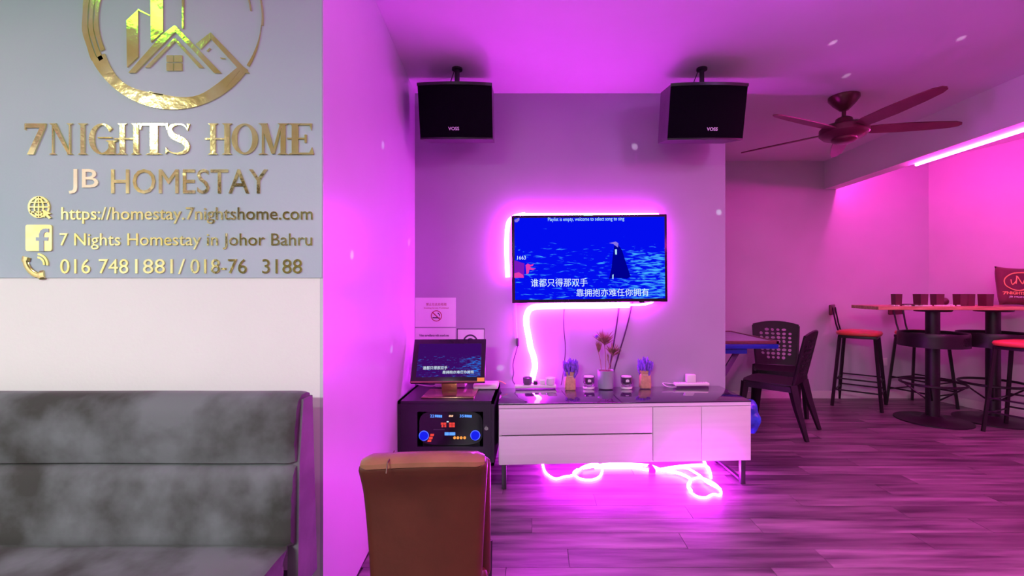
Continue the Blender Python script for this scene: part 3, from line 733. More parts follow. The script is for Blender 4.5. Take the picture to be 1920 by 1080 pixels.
for zx, zy in ((185, 735), (1515, 725)):
    cx, cy = c2(zx, zy); b = B(); tube(b, [(RX(cx), ya-.022, RZ(cy)), (RX(cx), ya, RZ(cy))], [.023, .027], 20); k = obj('knob', b, 'g_knob', a, world=True)
    b = B(); tube(b, [(RX(cx)+.029*math.cos(2*PI*i/20), ya-.003, RZ(cy)+.029*math.sin(2*PI*i/20)) for i in range(20)], .0024, 5, closed=True); obj('knob_ring', b, 'g_knobring', k, world=True)

# ---------------------------------------------------------------- touch monitor on the rack
t = thing('touch_monitor', 'tilted black touch monitor showing song lyrics on bronze stand on the rack', 'monitor', (-.555, 3.02, RZ1))
mw, mh = .485, .305; lean = math.radians(29)
Mm = Matrix.Translation((-.558, 2.985, .655)) @ Matrix.Rotation(math.radians(3), 4, 'Z') @ Matrix.Rotation(-lean, 4, 'X')
b = B(); box(b, -mw/2, mw/2, 0, .028, 0, mh, .004, mtx=None); bmesh.ops.transform(b, matrix=Mm, verts=b.verts); obj('casing', b, 'bezel', t, world=True)
b = B(); box(b, -mw/2+.035, mw/2-.03, -.001, .001, .038, mh-.035); me_s = obj('screen', b, 'screen_small', t, smooth=False)
me_s.data.transform(pm(t).inverted() @ Mm)
def mtext(s, X0, X1, Z0, Z1, m): b = fit_text(s, X0, X1, Z0, Z1, -.0012, .001, 0, Mm); obj('caption', b, m, me_s, world=True, smooth=False)
mtext('谁都只得那双手', -mw/2+.075, -mw/2+.235, .088, .112, 'g_white')
mtext('靠拥抱亦难任你拥有', -mw/2+.205, mw/2-.075, .058, .080, 'g_white')
b = B(); box(b, mw/2-.052, mw/2-.005, -.002, 0, .004, .030); bmesh.ops.transform(b, matrix=Mm, verts=b.verts); obj('sticker', b, 'yellow', t, world=True)
b = B(); box(b, -mw/2, mw/2, -.0015, 0, .0, .010); bmesh.ops.transform(b, matrix=Mm, verts=b.verts); obj('lower_rim', b, 'bronze', t, world=True)
b = B(); prism(b, [(3.06, .578), (3.035, .70), (3.10, .80), (3.125, .79), (3.065, .69), (3.09, .578)], -.61, -.51, 'x'); obj('stand_neck', b, 'bronze', t, world=True, smooth=False)
b = B(); box(b, -.71, -.375, 2.90, 3.14, RZ1, RZ1+.010, .003); obj('stand_base', b, 'bronze', t, world=True)
o = obj('router', box(B(), PX(887, 3.17), PX(934, 3.17), 3.15, 3.27, RZ1, RZ1+.042, .016, 4), 'white_plastic'); tag(o, 'flat white router box on the rack beside the monitor', 'router')
for x0_, x1_ in ((815, 873),):
    o = obj('power_adapter', box(B(), PX(x0_, 3.22), PX(x1_, 3.22), 3.21, 3.30, RZ1, RZ1+.05, .012, 3), 'white_plastic'); tag(o, 'white power adapter lying behind the monitor stand', 'adapter')
b = B(); tube(b, smoothpts([(-.83, 3.28, .60), (-.86, 3.25, .72), (-.845, 3.2, .62), (-.72, 3.2, .585), (-.62, 3.25, .60)], 6), .004, 6)
tag(obj('cable', b, 'cable_white'), 'white cable curling against the side wall behind the monitor', 'cable')
b = B(); tube(b, smoothpts([(-.50, 3.33, .575), (-.42, 3.34, .60), (-.36, 3.32, .575), (-.25, 3.30, .60), (-.2, 3.32, .575)], 6), .003, 6)
tag(obj('cable', b, 'orange_print'), 'thin orange cable trailing behind the router', 'cable')

# ---------------------------------------------------------------- papers on the wall
YP = YT - .002
def WR(px0, py0, px1, py1): return PX(px0, YP), PX(px1, YP), PZ(py1, YP), PZ(py0, YP)
def sheet(px0, py0, px1, py1, label):
    x0, x1, z0, z1 = WR(px0, py0, px1, py1)
    t = thing('notice_sheet', label, 'notice', ((x0+x1)/2, YP, z0), 0, 'notices on the grey wall')
    obj('paper', box(B(), x0, x1, YP-.0015, YT-.0003, z0, z1), 'paper', t, world=True, smooth=False); return t
def ptext(t, s, X0, X1, Y0, Y1, m, bold=0): b = fit_text(s, PX(X0, YP), PX(X1, YP), PZ(Y1, YP), PZ(Y0, YP), YP-.0016, .0006, bold); obj('printed_line', b, m, t, world=True, smooth=False)
def pband(t, cx, cy, a0, a1, ro, ri, m):
    b = B(); c_ = 24; L = []
    for k in range(c_+1):
        a_ = math.radians(a0+(a1-a0)*k/c_); L.append([b.verts.new((PX(cx+r_*math.cos(a_), YP), YP-.0024, PZ(cy+r_*math.sin(a_), YP))) for r_ in (ro, ri)] + [b.verts.new((PX(cx+ro*math.cos(a_), YP), YP-.0016, PZ(cy+ro*math.sin(a_), YP))), b.verts.new((PX(cx+ri*math.cos(a_), YP), YP-.0016, PZ(cy+ri*math.sin(a_), YP)))])
    for k in range(c_):
        A, D = L[k], L[k+1]
        for i, j in ((0, 1), (1, 3), (3, 2), (2, 0)): b.faces.new((A[i], A[j], D[j], D[i]))
    bmesh.ops.recalc_face_normals(b, faces=b.faces); return obj('printed_ring', b, m, t, world=True, smooth=False)
def pq(t, pts, m, nm='printed_shape'): b = B(); prism(b, [(PX(x, YP), PZ(y_, YP)) for x, y_ in pts], YP-.0024, YP-.0016); obj(nm, b, m, t, world=True, smooth=False)
t = sheet(778.5, 558, 854.5, 613, 'white notice sheet with round red no smoking symbol on the grey wall')
ptext(t, '禁止在此处吸烟', 799, 837, 568, 573, 'red_ink'); ptext(t, 'Smoking Strictly Prohibited', 795, 841, 576, 579.6, 'red_ink')
pband(t, 818.3, 592.3, 0, 360, 10.4, 8.9, 'red_ink')
pq(t, [(810.6, 586.4), (812, 585), (826, 598.6), (824.6, 600)], 'red_ink'); pq(t, [(811, 594.6), (822.5, 594.6), (822.5, 596.8), (811, 596.8)], 'ink'); pq(t, [(823.3, 594.6), (824.5, 594.6), (824.5, 596.8), (823.3, 596.8)], 'red_ink')
pq(t, [(820, 587), (822, 586), (825, 590), (825, 593), (823.8, 593), (823.4, 590.4)], 'ink')
t = sheet(778.5, 615, 854.5, 668, 'white notice sheet with lines of small dark print half behind the monitor')
ptext(t, 'Video surveillance with sound area', 786, 842, 626.5, 631, 'ink', .02)
t = sheet(857, 616, 909, 672, 'white notice sheet with dark border and round emblem half behind the monitor')
for p in ([(857, 616), (909, 616), (909, 617.6), (857, 617.6)], [(857, 616), (858.2, 616), (858.2, 672), (857, 672)], [(907.8, 616), (909, 616), (909, 672), (907.8, 672)], [(857, 670.8), (909, 670.8), (909, 672), (857, 672)]): pq(t, p, 'ink', 'border')
pband(t, 882, 641, 180, 360, 14, 11, 'ink'); pband(t, 882, 642, 180, 360, 8, 4.5, 'ink')

# ---------------------------------------------------------------- things on the console
CT = .5485
def CY_(py): return (EYE-CT)*F/(py-540)
# power strips
def strip(px0, px1, py, label, hgt=.022, nm='power_strip'):
    Y = min(CY_(py), 3.375); x0, x1 = PX(px0, Y), PX(px1, Y)
    t = thing(nm, label, 'power strip', ((x0+x1)/2, Y, CT), CYAW)
    W = x1-x0
    obj('housing', box(B(), -W/2, W/2, -.002, .046, 0, hgt, .005, 3), 'white_plastic', t)
    k = 4
    for i in range(k):
        cx = -W/2 + W*(i+.6)/(k+.2)
        b = B(); box(b, cx-.016, cx+.016, .008, .036, hgt, hgt+.0012); so = obj('socket', b, 'white_plastic', t)
        b = B()
        for dx in (-.007, .007): box(b, cx+dx-.0018, cx+dx+.0018, .014, .024, hgt+.0012, hgt+.0018)
        obj('socket_hole', b, 'ink', so, smooth=False)
    return t, Y, W
strip(965, 1043, 728, 'long white power strip at the foot of the glowing light strip')
strip(1266, 1331, 719.5, 'white power strip at the right end of the console')
Yz = CY_(726)
def plug(px0, px1, py0, Z0, m, label, Y, cat='plug', nm='plug_adapter'):
    x0, x1 = PX(px0, Y), PX(px1, Y); b = B(); hgt = PZ(py0, Y)-Z0
    box(b, x0, x1, Y-.012, Y+.03, Z0, Z0+hgt, .004, 2); tag(obj(nm, b, m), label, cat)
Y1 = CY_(728)+.02
b = B(); lathe(b, [(.026, 0), (.033, .012), (.035, .05), (.032, .052), (.030, .03)], (PX(989, Y1), Y1, CT+.024), 16); tag(obj('dark_cup', b, 'smoke_wax'), 'small dark round cup on the long power strip left of the glowing strip', 'cup')
plug(1000, 1008, 714, CT+.024, 'cable_dark', 'small dark plug at the base of the glowing light strip', Y1)
plug(1012, 1022, 712, CT+.024, 'white_plastic', 'small pale plug in the middle of the long power strip', Y1)
b = B(); lathe(b, [(.030, 0), (.034, .012), (.037, .048), (.034, .050), (.032, .03)], (PX(1032, Y1), Y1, CT+.024), 16); tag(obj('round_adapter', b, 'wax'), 'round pale adapter on the end of the long power strip', 'plug')
Y2 = 3.375+.02
plug(1287, 1304, 702, CT+.024, 'white_plastic', 'white cube plug with camera-like dark eye on the right power strip', Y2)
b = B(); tube(b, smoothpts([(PX(1268, Y2), Y2, CT+.01), (PX(1255, Y2), Y2-.02, CT+.018), (PX(1242, Y2), Y2-.01, CT+.02), (PX(1246, Y2), Y2-.07, CT+.006), (PX(1262, Y2), Y2-.08, CT+.006)], 6), .003, 6); tag(obj('cable', b, 'cable_white'), 'white cable looped beside the right power strip', 'cable')
# candles
def candle(px, label):
    Y = CY_(729.5)+.03; X = PX(px, Y)
    t = thing('candle_glass', label, 'candle', (X, Y, CT), 0, 'glass candles on the console')
    b = B(); lathe(b, [(.036, 0), (.040, .004), (.040, .014), (.030, .022), (.033, .028), (.040, .040), (.042, .088), (.0395, .088), (.037, .042), (.030, .034), (.012, .030)], (0, 0, 0), 24); obj('glass', b, 'glass', t)
    b = B(); lathe(b, [(.022, .0325), (.0362, .046), (.0372, .078), (.0, .079)], (0, 0, 0), 20, caps=False); obj('candle', b, 'smoke_wax', t)
    b = B(); lathe(b, [(.036, .0795), (.036, .086), (.034, .0875), (0, .0875)], (0, 0, 0), 20, caps=False); obj('lid', b, 'wax', t)
    b = B(); lathe(b, [(.040, .0), (.0425, .006), (.041, .014), (.038, .012)], (0, 0, 0), 24, caps=False); obj('rim', b, 'wax', t)
    b = B(); prism(b, [(-.012, .052), (.012, .052), (.012, .066), (0, .072), (-.012, .066)], -.0415, -.040); obj('label_patch', b, 'logo_white', t, smooth=False)
    return t
candle(1104, 'small glass candle between the left lavender bag and the grey pot')
candle(1174.5, 'small glass candle between the grey pot and the right lavender bag')
# lavender bags
def lav(px, py, seed, label, wd):
    random.seed(seed)
    Y = CY_(py)+.035; X = PX(px, Y)
    t = thing('lavender_bag', label, 'flowers', (X, Y, CT), 0, 'lavender in paper bags')
    prof = [(0, .92), (.004, 1), (.03, 1.02), (.06, 1.0), (.088, .93), (.098, .80), (.106, .84), (.120, 1.0), (.128, 1.06)]
    b = B(); N = 20; rings = []
    for z, s in prof:
        row = []
        for k in range(N):
            a_ = 2*PI*k/N; c_, s_ = math.cos(a_), math.sin(a_)
            x = math.copysign(abs(c_)**.45, c_)*.043*s*wd; yy = math.copysign(abs(s_)**.45, s_)*.030*s
            cr = .0025*math.sin(k*5+z*120) if z > .09 else .001*math.sin(k*3+z*60)
            row.append(b.verts.new((x*(1+cr*20), yy*(1+cr*20), z + (.005*math.sin(k*2.7) if z > .12 else 0))))
        rings.append(row)
    for i in range(len(prof)-1):
        for k in range(N): b.faces.new((rings[i][k], rings[i][(k+1) % N], rings[i+1][(k+1) % N], rings[i+1][k]))
    b.faces.new(rings[0][::-1])
    obj('paper_bag', b, 'kraft', t)
    b = B(); lathe(b, [(.037, .093), (.0395, .0965), (.037, .100)], (0, 0, 0), 20, caps=False); bmesh.ops.scale(b, vec=(wd, .8, 1), verts=b.verts); obj('string', b, 'jute', t)
    bs = B(); bf = B()
    for k in range(44):
        a_ = random.uniform(0, 2*PI); sp_ = random.uniform(0, 1)**.6
        dx, dy = math.cos(a_)*sp_*.062, math.sin(a_)*sp_*.04; ht = random.uniform(.170, .240) - .035*sp_
        p0 = Vector((dx*.3, dy*.3, .09)); p1 = Vector((dx*.75, dy*.75, ht-.06)); p2 = Vector((dx, dy, ht))
        tube(bs, [p0, p1], .0013, 4)
        tube(bf, [p1, p1.lerp(p2, .25), p1.lerp(p2, .5), p1.lerp(p2, .8), p2], [.003, .0085, .0095, .007, .002], 6)
    obj('stems', bs, 'lav_stem', t); obj('blooms', bf, 'lavender', t)
lav(1069, 732, 3, 'kraft bag of lavender beside the hanging cable, nearer the rack', .9)
lav(1209.5, 729, 8, 'kraft bag of lavender at the right of the grey pot and candle', .95)
# grey pot with dried flowers
Y = CY_(730.5)+.05; t = thing('potted_dried_flowers', 'light grey pot holding tall reddish dried spiky flowers on the console', 'plant', (PX(1135.5, Y), Y, CT))
b = B(); lathe(b, [(.050, 0), (.055, .004), (.0595, .13), (.0555, .13), (.054, .115)], (0, 0, 0), 28); obj('pot', b, 'grey_pot', t)
b = B(); lathe(b, [(.0555, .122), (.03, .127), (0, .128)], (0, 0, 0), 20, caps=False); obj('soil', b, 'soil', t)
random.seed(12)
def head(cx, cy, z, n, L, sprd, base):
    bs = B(); tube(bs, smoothpts([Vector(base), Vector(base).lerp(Vector((cx, cy, z)), .5) + Vector((.004, 0, 0)), Vector((cx, cy, z))], 4), .0026, 6); obj('stem', bs, 'dried', t)
    b = B()
    for k in range(n):
        a_ = random.uniform(0, 2*PI); e = random.uniform(.15, 1)*sprd
        d = Vector((math.cos(a_)*math.sin(e), math.sin(a_)*math.sin(e), math.cos(e))); s = d.cross(Vector((0, 1, .1))).normalized()*.0042
        o_ = Vector((cx, cy, z - .01 + random.uniform(0, .03))); tip = o_ + d*L*random.uniform(.7, 1.05); mid = o_.lerp(tip, .45)
        va = [b.verts.new(q) for q in (o_, mid+s, tip, mid-s)]; b.faces.new(va)
        u = s.cross(d).normalized()*.0042; va = [b.verts.new(q) for q in (o_, mid+u, tip, mid-u)]; b.faces.new(va)
    obj('flower_head', b, 'dried', t, smooth=False)
head(-.008, 0, .315, 46, .105, 1.05, (0, 0, .12)); head(.052, -.01, .235, 46, .095, 1.25, (.012, 0, .12)); head(-.050, .005, .255, 22, .085, .5, (-.03, 0, .12)); head(.022, .01, .19, 6, .05, .4, (.03, 0, .12))
b = B(); bmesh.ops.create_icosphere(b, subdivisions=2, radius=.014, matrix=Matrix.Translation((-.066, 0, .375))); obj('bud', b, 'lavender', t)
# cables on the wall
def cable(pts, r, m, label):
    b = B(); tube(b, smoothpts(pts, 6), r, 6); return tag(obj('cable', b, m), label, 'cable')
YW = YT-.008
def wp(px, py, Y=YW): return Vector((PX(px, Y), Y, PZ(py, Y)))
cable([wp(967, 566), wp(968, 600), wp(970, 635)], .0025, 'cable_white', 'thin pale cable hanging from the corner of the television')
cable([wp(971, 648), wp(967, 662), wp(962, 682), wp(963, 700), wp(961, 712), wp(966, 722, 3.36)], .003, 'cable_dark', 'thin dark cable winding down beside the glowing strip')
b = B(); box(b, PX(968.5, YW), PX(973, YW), YW-.008, YT, PZ(649, YW), PZ(634, YW), .002); tag(obj('cable_switch', b, 'cable_dark'), 'small inline connector on the hanging cable left of the strip', 'connector')
cable([wp(1059, 566), wp(1057, 595), wp(1057.5, 620), wp(1060, 650), wp(1059, 672), wp(1056, 700), wp(1052, 722, 3.39)], .0028, 'cable_dark', 'thin dark cable hanging behind the left lavender bag')
cable([wp(1162, 566), wp(1156, 610), wp(1148, 660), wp(1142, 700), wp(1139, 716, 3.42)], .0055, 'cable_dark', 'thick dark cable slanting down behind the dried flowers')
cable([wp(1186, 566), wp(1176, 610), wp(1163, 655), wp(1152, 692), wp(1145, 716, 3.42)], .0055, 'cable_dark', 'thick dark cable, outer of the slanting pair')

# ---------------------------------------------------------------- speakers
def speaker(pxl, pxr, pyt, pyb, label, txt_x, txt_y):
    yf = 2.93; x0, x1 = PX(pxl, yf), PX(pxr, yf); zt = PZ(pyt, yf); W = x1-x0; Hs = .340; D = .285
    t = thing('loudspeaker', label, 'speaker', ((x0+x1)/2, yf, zt-Hs), 0, 'ceiling-hung speakers')
    T = Matrix.Translation(((x0+x1)/2, yf, zt)) @ Matrix.Rotation(math.radians(13), 4, 'X')
    b = B(); N = 12; pl = [(-W/2, 0)] + [(W/2, 0)] + [(W/2-.012, D), (-W/2+.012, D)]
    prism(b, pl, -Hs, 0, 'z'); bmesh.ops.transform(b, matrix=T, verts=b.verts); obj('cabinet', b, 'speaker_cab', t, world=True, smooth=False)
    arc = [(-W/2 + W*k/N, -.045*math.sin(PI*k/N)**.8 - .004) for k in range(N+1)]
    b = B(); prism(b, arc + [(W/2, .004), (-W/2, .004)], -Hs+.006, -.012, 'z'); bmesh.ops.transform(b, matrix=T, verts=b.verts); gr = obj('grille', b, 'grille', t, world=True)
    b = B(); prism(b, [(x*1.012, y_-.006) for x, y_ in arc] + [(W/2, .008), (-W/2, .008)], -.014, .004, 'z'); bmesh.ops.transform(b, matrix=T, verts=b.verts); obj('top_rim', b, 'black_plastic', t, world=True, smooth=False)
    b = B(); prism(b, [(x, y_-.003) for x, y_ in arc] + [(W/2, .008), (-W/2, .008)], -Hs, -Hs+.010, 'z'); bmesh.ops.transform(b, matrix=T, verts=b.verts); obj('bottom_rim', b, 'black_plastic', t, world=True, smooth=False)
    X = txt_x - VX; Xc = X*yf/F; b = fit_text('VOSS', -.035, .035, 0, .021, 0, .002, .02); 
    lx = Xc - (x0+x1)/2; ly = -.045*math.sin(PI*(lx+W/2)/W)**.8 - .0045
    bmesh.ops.transform(b, matrix=T @ Matrix.Translation((lx, ly, -Hs+.052)), verts=b.verts); obj('badge', b, 'logo_white', gr, world=True, smooth=False)
    bx = (x0+x1)/2 - .004
    b = B(); tube(b, [(bx, 3.05, zt-.01), (bx, 3.05, H)], .016, 10); box(b, bx-.045, bx+.045, 3.01, 3.09, zt-.055, zt+.01, .004); tube(b, [(bx, 3.05, H-.012), (bx, 3.05, H)], .035, 14)
    obj('ceiling_bracket', b, 'black_plastic', t, world=True)
    b = B(); tube(b, smoothpts([(bx-.12, 3.06, zt-.05), (bx-.07, 3.07, zt+.02), (bx-.02, 3.06, H-.01)], 5), .003, 5); obj('wire', b, 'cable_dark', t, world=True)
speaker(783, 922, 157, 250, 'black loudspeaker hung from the ceiling in the corner over the rack', 850, 227)
speaker(1258, 1402, 158, 252, 'black loudspeaker hung from the ceiling beside the fan', 1337, 232)

# ---------------------------------------------------------------- ceiling fan
t = thing('ceiling_fan', 'dark reddish brown five-blade ceiling fan on a short rod', 'fan', (2.37, 3.5, H))
b = B(); lathe(b, [(.105, 0), (.105, -.02), (.075, -.06), (.03, -.105), (.02, -.11)][::-1], (0, 0, 0), 28); obj('canopy', b, 'fan_metal', t)
b = B(); tube(b, [(0, 0, -.10), (0, 0, -.18)], .014, 10); obj('rod', b, 'fan_metal', t)
b = B(); lathe(b, [(.03, -.155), (.055, -.17), (.07, -.215), (.145, -.225), (.165, -.245), (.165, -.285), (.14, -.31), (.06, -.325), (.02, -.33)][::-1], (0, 0, 0), 32); obj('motor', b, 'fan_metal', t)
b = B(); lathe(b, [(.085, -.312), (.085, -.335), (.06, -.352), (.02, -.356)][::-1], (0, 0, 0), 28); obj('bottom_cap', b, 'fan_metal', t)
proto = None
for k in range(5):
    if proto is None:
        b = B(); out = [(.13, -.040), (.22, -.058), (.40, -.062), (.60, -.054), (.72, -.042), (.765, -.022), (.775, .0), (.765, .020), (.72, .036), (.60, .048), (.40, .056), (.22, .050), (.13, .036)]
        prism(b, out, -.004, .004, 'z'); bmesh.ops.transform(b, matrix=Matrix.Rotation(math.radians(-13), 4, 'X'), verts=b.verts)
        o = obj('blade', b, 'fan', t, ang=30); proto = o
    else: o = proto.copy(); C.objects.link(o); o.parent = t
    o.location = (0, 0, -.262); o.rotation_euler = (0, math.radians(0), math.radians(-83 + 72*k))

# ---------------------------------------------------------------- folding games table behind the partition
t = thing('game_table', 'square games table with blue rim and crossed violet legs behind the wall end', 'table', (1.665, 4.48, 0), 0)
tz = .80
a_ = .46
b = B(); box(b, -a_, a_, -a_, a_, tz-.012, tz); obj('play_surface', b, 'felt', t, smooth=False)
for r_ in range(4):
    b = B(); box(b, -a_-.02, a_+.02, -a_-.02, -a_+.006, tz-.020, tz+.008, .003); bmesh.ops.transform(b, matrix=Matrix.Rotation(r_*PI/2, 4, 'Z'), verts=b.verts); obj('edge_frame', b, 'frame_wood', t)
b = B(); box(b, -a_-.015, a_+.015, -a_-.02, a_+.02, tz-.060, tz-.021, .004); o = obj('apron', b, 'blue_paint', t); o['label'] = 'bright blue plastic underside rim'
b = B(); box(b, -.22, .22, -a_+.02, -.10, tz-.110, tz-.061, .004); obj('drawer', b, 'blue_paint', t)
for yy in (-.30, .30):
    for s in (-1, 1):
        b = B(); m_ = Matrix.Rotation(math.radians(31*s), 4, 'Y'); zc = (tz-.08)/2
        box(b, -.024, .024, yy-.012+s*.013, yy+.012+s*.013, -.44, .44, .003)
        bmesh.ops.transform(b, matrix=Matrix.Translation((0, 0, zc)) @ m_, verts=b.verts); o = obj('leg', b, 'violet_leg', t)

# ---------------------------------------------------------------- plastic chairs with pebble-pattern backs
def plastic_chair():
    t = thing('plastic_chair', '', 'chair', (0, 0, 0), 0, 'dark plastic chairs at the games table')
    # faces +y; seat
    b = B(); N = 6
    prism(b, [(-.215, .20), (-.225, .05), (-.20, -.20), (.20, -.20), (.225, .05), (.215, .20), (.12, .225), (-.12, .225)][::-1], .425, .445, 'z')
    box(b, -.215, .215, .185, .20, .385, .43); box(b, -.222, -.205, -.19, .19, .385, .43); box(b, .205, .222, -.19, .19, .385, .43)
    obj('seat', b, 'chair_plastic', t, smooth=False)
    # back panel with oval holes: a plate filled from outline with voids between pebbles
    W0, W1, Z0, Z1 = .19, .225, .445, .90
    def backpt(u, z):
        f = (z-Z0)/(Z1-Z0); hw = W0 + (W1-W0)*f
        return Vector((u*hw, -.20 - .10*f + .035*(1-u*u)*-.6, z))
    random.seed(4)
    # voids: jittered grid of ovals cut from the plate by building each cell as an 8-gon frame
    b = B(); nx, nz = 6, 8; cells = {}
    us = [-.78 + 1.56*i/nx for i in range(nx+1)]; zs = [.50 + .335*j/nz for j in range(nz+1)]
    def P_(u, z): return b.verts.new(backpt(u, z))
    G = {}
    for i in range(nx+1):
        for j in range(nz+1):
            ju = random.uniform(-.035, .035) if 0 < i < nx else 0; jz = random.uniform(-.006, .006) if 0 < j < nz else 0
            G[i, j] = (us[i]+ju, zs[j]+jz)
    V = {k: P_(*v) for k, v in G.items()}
    for i in range(nx):
        for j in range(nz):
            q = [G[i, j], G[i+1, j], G[i+1, j+1], G[i, j+1]]; cu = sum(p[0] for p in q)/4; cz = sum(p[1] for p in q)/4
            corner = (i in (0, nx-1)) and (j in (0, nz-1))
            vs = [V[i, j], V[i+1, j], V[i+1, j+1], V[i, j+1]]
            if corner: b.faces.new(vs); continue
            ru, rz = .105*random.uniform(.75, 1.05), .0170*random.uniform(.75, 1.05); rot = random.uniform(0, PI)
            hole = []
            for k in range(8):
                an = -PI*.75 + 2*PI*k/8
                hole.append(P_(cu + ru*(math.cos(an)*math.cos(rot*.25) - .35*math.sin(an)*math.sin(rot*2)), cz + rz*(math.sin(an) + .30*math.cos(an)*math.sin(rot*2))))
            mids = vs
            # outer ring has 4 corners, inner ring 8 points
            for s in range(4):
                a0, a1 = vs[s], vs[(s+1) % 4]; h0, h1, h2 = hole[2*s], hole[2*s+1], hole[(2*s+2) % 8]
                b.faces.new((a0, a1, h1, h0)) if False else None
                b.faces.new((a0, h0, h1)[::-1]); b.faces.new((a0, h1, a1)[::-1]); b.faces.new((a1, h1, h2)[::-1])
    # border plate
    def topz(u): return Z1 - .035*u*u
    bord = []
    ringo = []
    for i in range(nx+1): ringo.append((V[i, 0], P_(us[i]/.78, Z0)))
    for j in range(1, nz+1): ringo.append((V[nx, j], P_(1.0, zs[j] if j < nz else topz(1))))
    for i in range(nx-1, -1, -1): ringo.append((V[i, nz], P_(us[i]/.78, topz(us[i]/.78))))
    for j in range(nz-1, 0, -1): ringo.append((V[0, j], P_(-1.0, zs[j])))
    n_ = len(ringo)
    for k in range(n_):
        a0, o0 = ringo[k]; a1, o1 = ringo[(k+1) % n_]; b.faces.new((a0, o0, o1, a1))
    bmesh.ops.recalc_face_normals(b, faces=b.faces)
    bmesh.ops.solidify(b, geom=b.faces, thickness=.010)
    obj('backrest', b, 'chair_plastic', t, ang=30)
    b = B()
    for s in (-1, 1): tube(b, [backpt(s, z) + Vector((0, .0, 0)) for z in (.43, .6, .75, .86)], [.014, .014, .013, .010], 6)
    b2 = b; tube(b2, [backpt(u, topz(u)) for u in [-1+.2*k for k in range(11)]], .010, 6); obj('back_rim', b2, 'chair_plastic', t)
    for sx in (-1, 1):
        b = B(); tube(b, [(sx*.20, .185, .43), (sx*.215, .205, .25), (sx*.225, .225, 0)], [.036, .030, .019], 4); obj('leg', b, 'chair_plastic', t, smooth=False)
        b = B(); tube(b, [(sx*.19, -.19, .44), (sx*.205, -.235, .25), (sx*.225, -.31, 0)], [.042, .032, .019], 4); obj('leg', b, 'chair_plastic', t, smooth=False)
    return t
pc = plastic_chair()
pc.location = (2.185, 4.16, 0); pc.rotation_euler = (0, 0, math.radians(47)); pc['label'] = 'nearer dark plastic chair seen side-on, pushed toward the games table'
dup(pc, (2.53, 4.74, 0), math.radians(157), 'dark plastic chair with pebble-hole back standing nearest the back wall')

# ---------------------------------------------------------------- blue bag behind the console
b = B(); bmesh.ops.create_icosphere(b, subdivisions=4, radius=.12)
from mathutils import noise
for v in b.verts:
    v.co *= 1 + .22*noise.noise(v.co*14); v.co.z *= 1.05
    if v.co.z < -.10: v.co.z = -.10
bmesh.ops.translate(b, vec=(1.53, 3.32, .10), verts=b.verts)
bag = B(); bag.free()
bmesh.ops.translate(b, vec=(0, 0, .24), verts=b.verts)
bmesh.ops.scale(b, vec=(.9, .9, 1), space=Matrix.Translation((-1.53, -3.32, 0)), verts=b.verts)
bg = obj('plastic_bag', b, 'blue_bag'); tag(bg, 'shiny crumpled blue bag sticking out behind the right end of the console', 'bag')

# ---------------------------------------------------------------- bar stools
def bar_stool():
    t = thing('bar_stool', '', 'stool', (0, 0, 0), 0, 'red bar stools round the bar table')
    SZ_ = .795
    # faces +y, back at -y
    b = B(); n = 28; prof = [(.150, -.035), (.196, -.030), (.205, -.012), (.195, .008), (.12, .020), (.0, .024)]
    rings = []
    for r_, z in prof[:-1]:
        rings.append([b.verts.new((math.copysign(abs(math.cos(2*PI*k/n))**.62, math.cos(2*PI*k/n))*r_, math.copysign(abs(math.sin(2*PI*k/n))**.62, math.sin(2*PI*k/n))*r_, SZ_+z)) for k in range(n)])
    for i in range(len(rings)-1):
        for k in range(n): b.faces.new((rings[i][k], rings[i][(k+1) % n], rings[i+1][(k+1) % n], rings[i+1][k]))
    b.faces.new(rings[0][::-1]); b.faces.new(rings[-1]); o = obj('seat', b, 'stool_red', t, ang=60); o['label'] = 'red vinyl seat pad'
    b = B(); box(b, -.17, .17, -.17, .17, SZ_-.062, SZ_-.034, .004); obj('seat_frame', b, 'stool_black', t)
    top, bot = .155, .215
    for sx in (-1, 1):
        for sy in (-1, 1):
            b = B(); tube(b, [(sx*top, sy*top, SZ_-.05), (sx*bot, sy*bot, 0)], [.0175, .0165], 4); obj('leg', b, 'stool_black', t, smooth=False)
    for zz in (.16, .28):
        f_ = 1 - zz/(SZ_-.05); e = top + (bot-top)*f_
        for s in range(4):
            b = B(); tube(b, [(-e, -e, zz + (.02 if s % 2 else 0)), (e, -e, zz + (.02 if s % 2 else 0))], .008, 6); bmesh.ops.transform(b, matrix=Matrix.Rotation(s*PI/2, 4, 'Z'), verts=b.verts); obj('foot_bar', b, 'stool_black', t)
    for sx in (-1, 1):
        b = B(); tube(b, [(sx*.07, -.165, SZ_-.05), (sx*.075, -.20, SZ_+.08), (sx*.08, -.232, SZ_+.26)], .0085, 6); obj('back_rod', b, 'stool_black', t)
    b = B(); box(b, -.125, .125, -.262, -.235, SZ_+.175, SZ_+.29, .012, 3); obj('back_board', b, 'wine_board', t)
    return t
bs = bar_stool(); bs.location = (3.53, 4.97, 0); bs.rotation_euler = (0, 0, math.radians(-90-42)); bs['label'] = 'red bar stool at the left end of the bar table with its whole frame visible'
dup(bs, (4.17, 4.93, 0), math.radians(-160), 'red bar stool on the far side of the bar table, behind its first pedestal')
dup(bs, (4.27, 3.96, 0), math.radians(25), 'red bar stool in front of the bar table, cut by the picture edge')

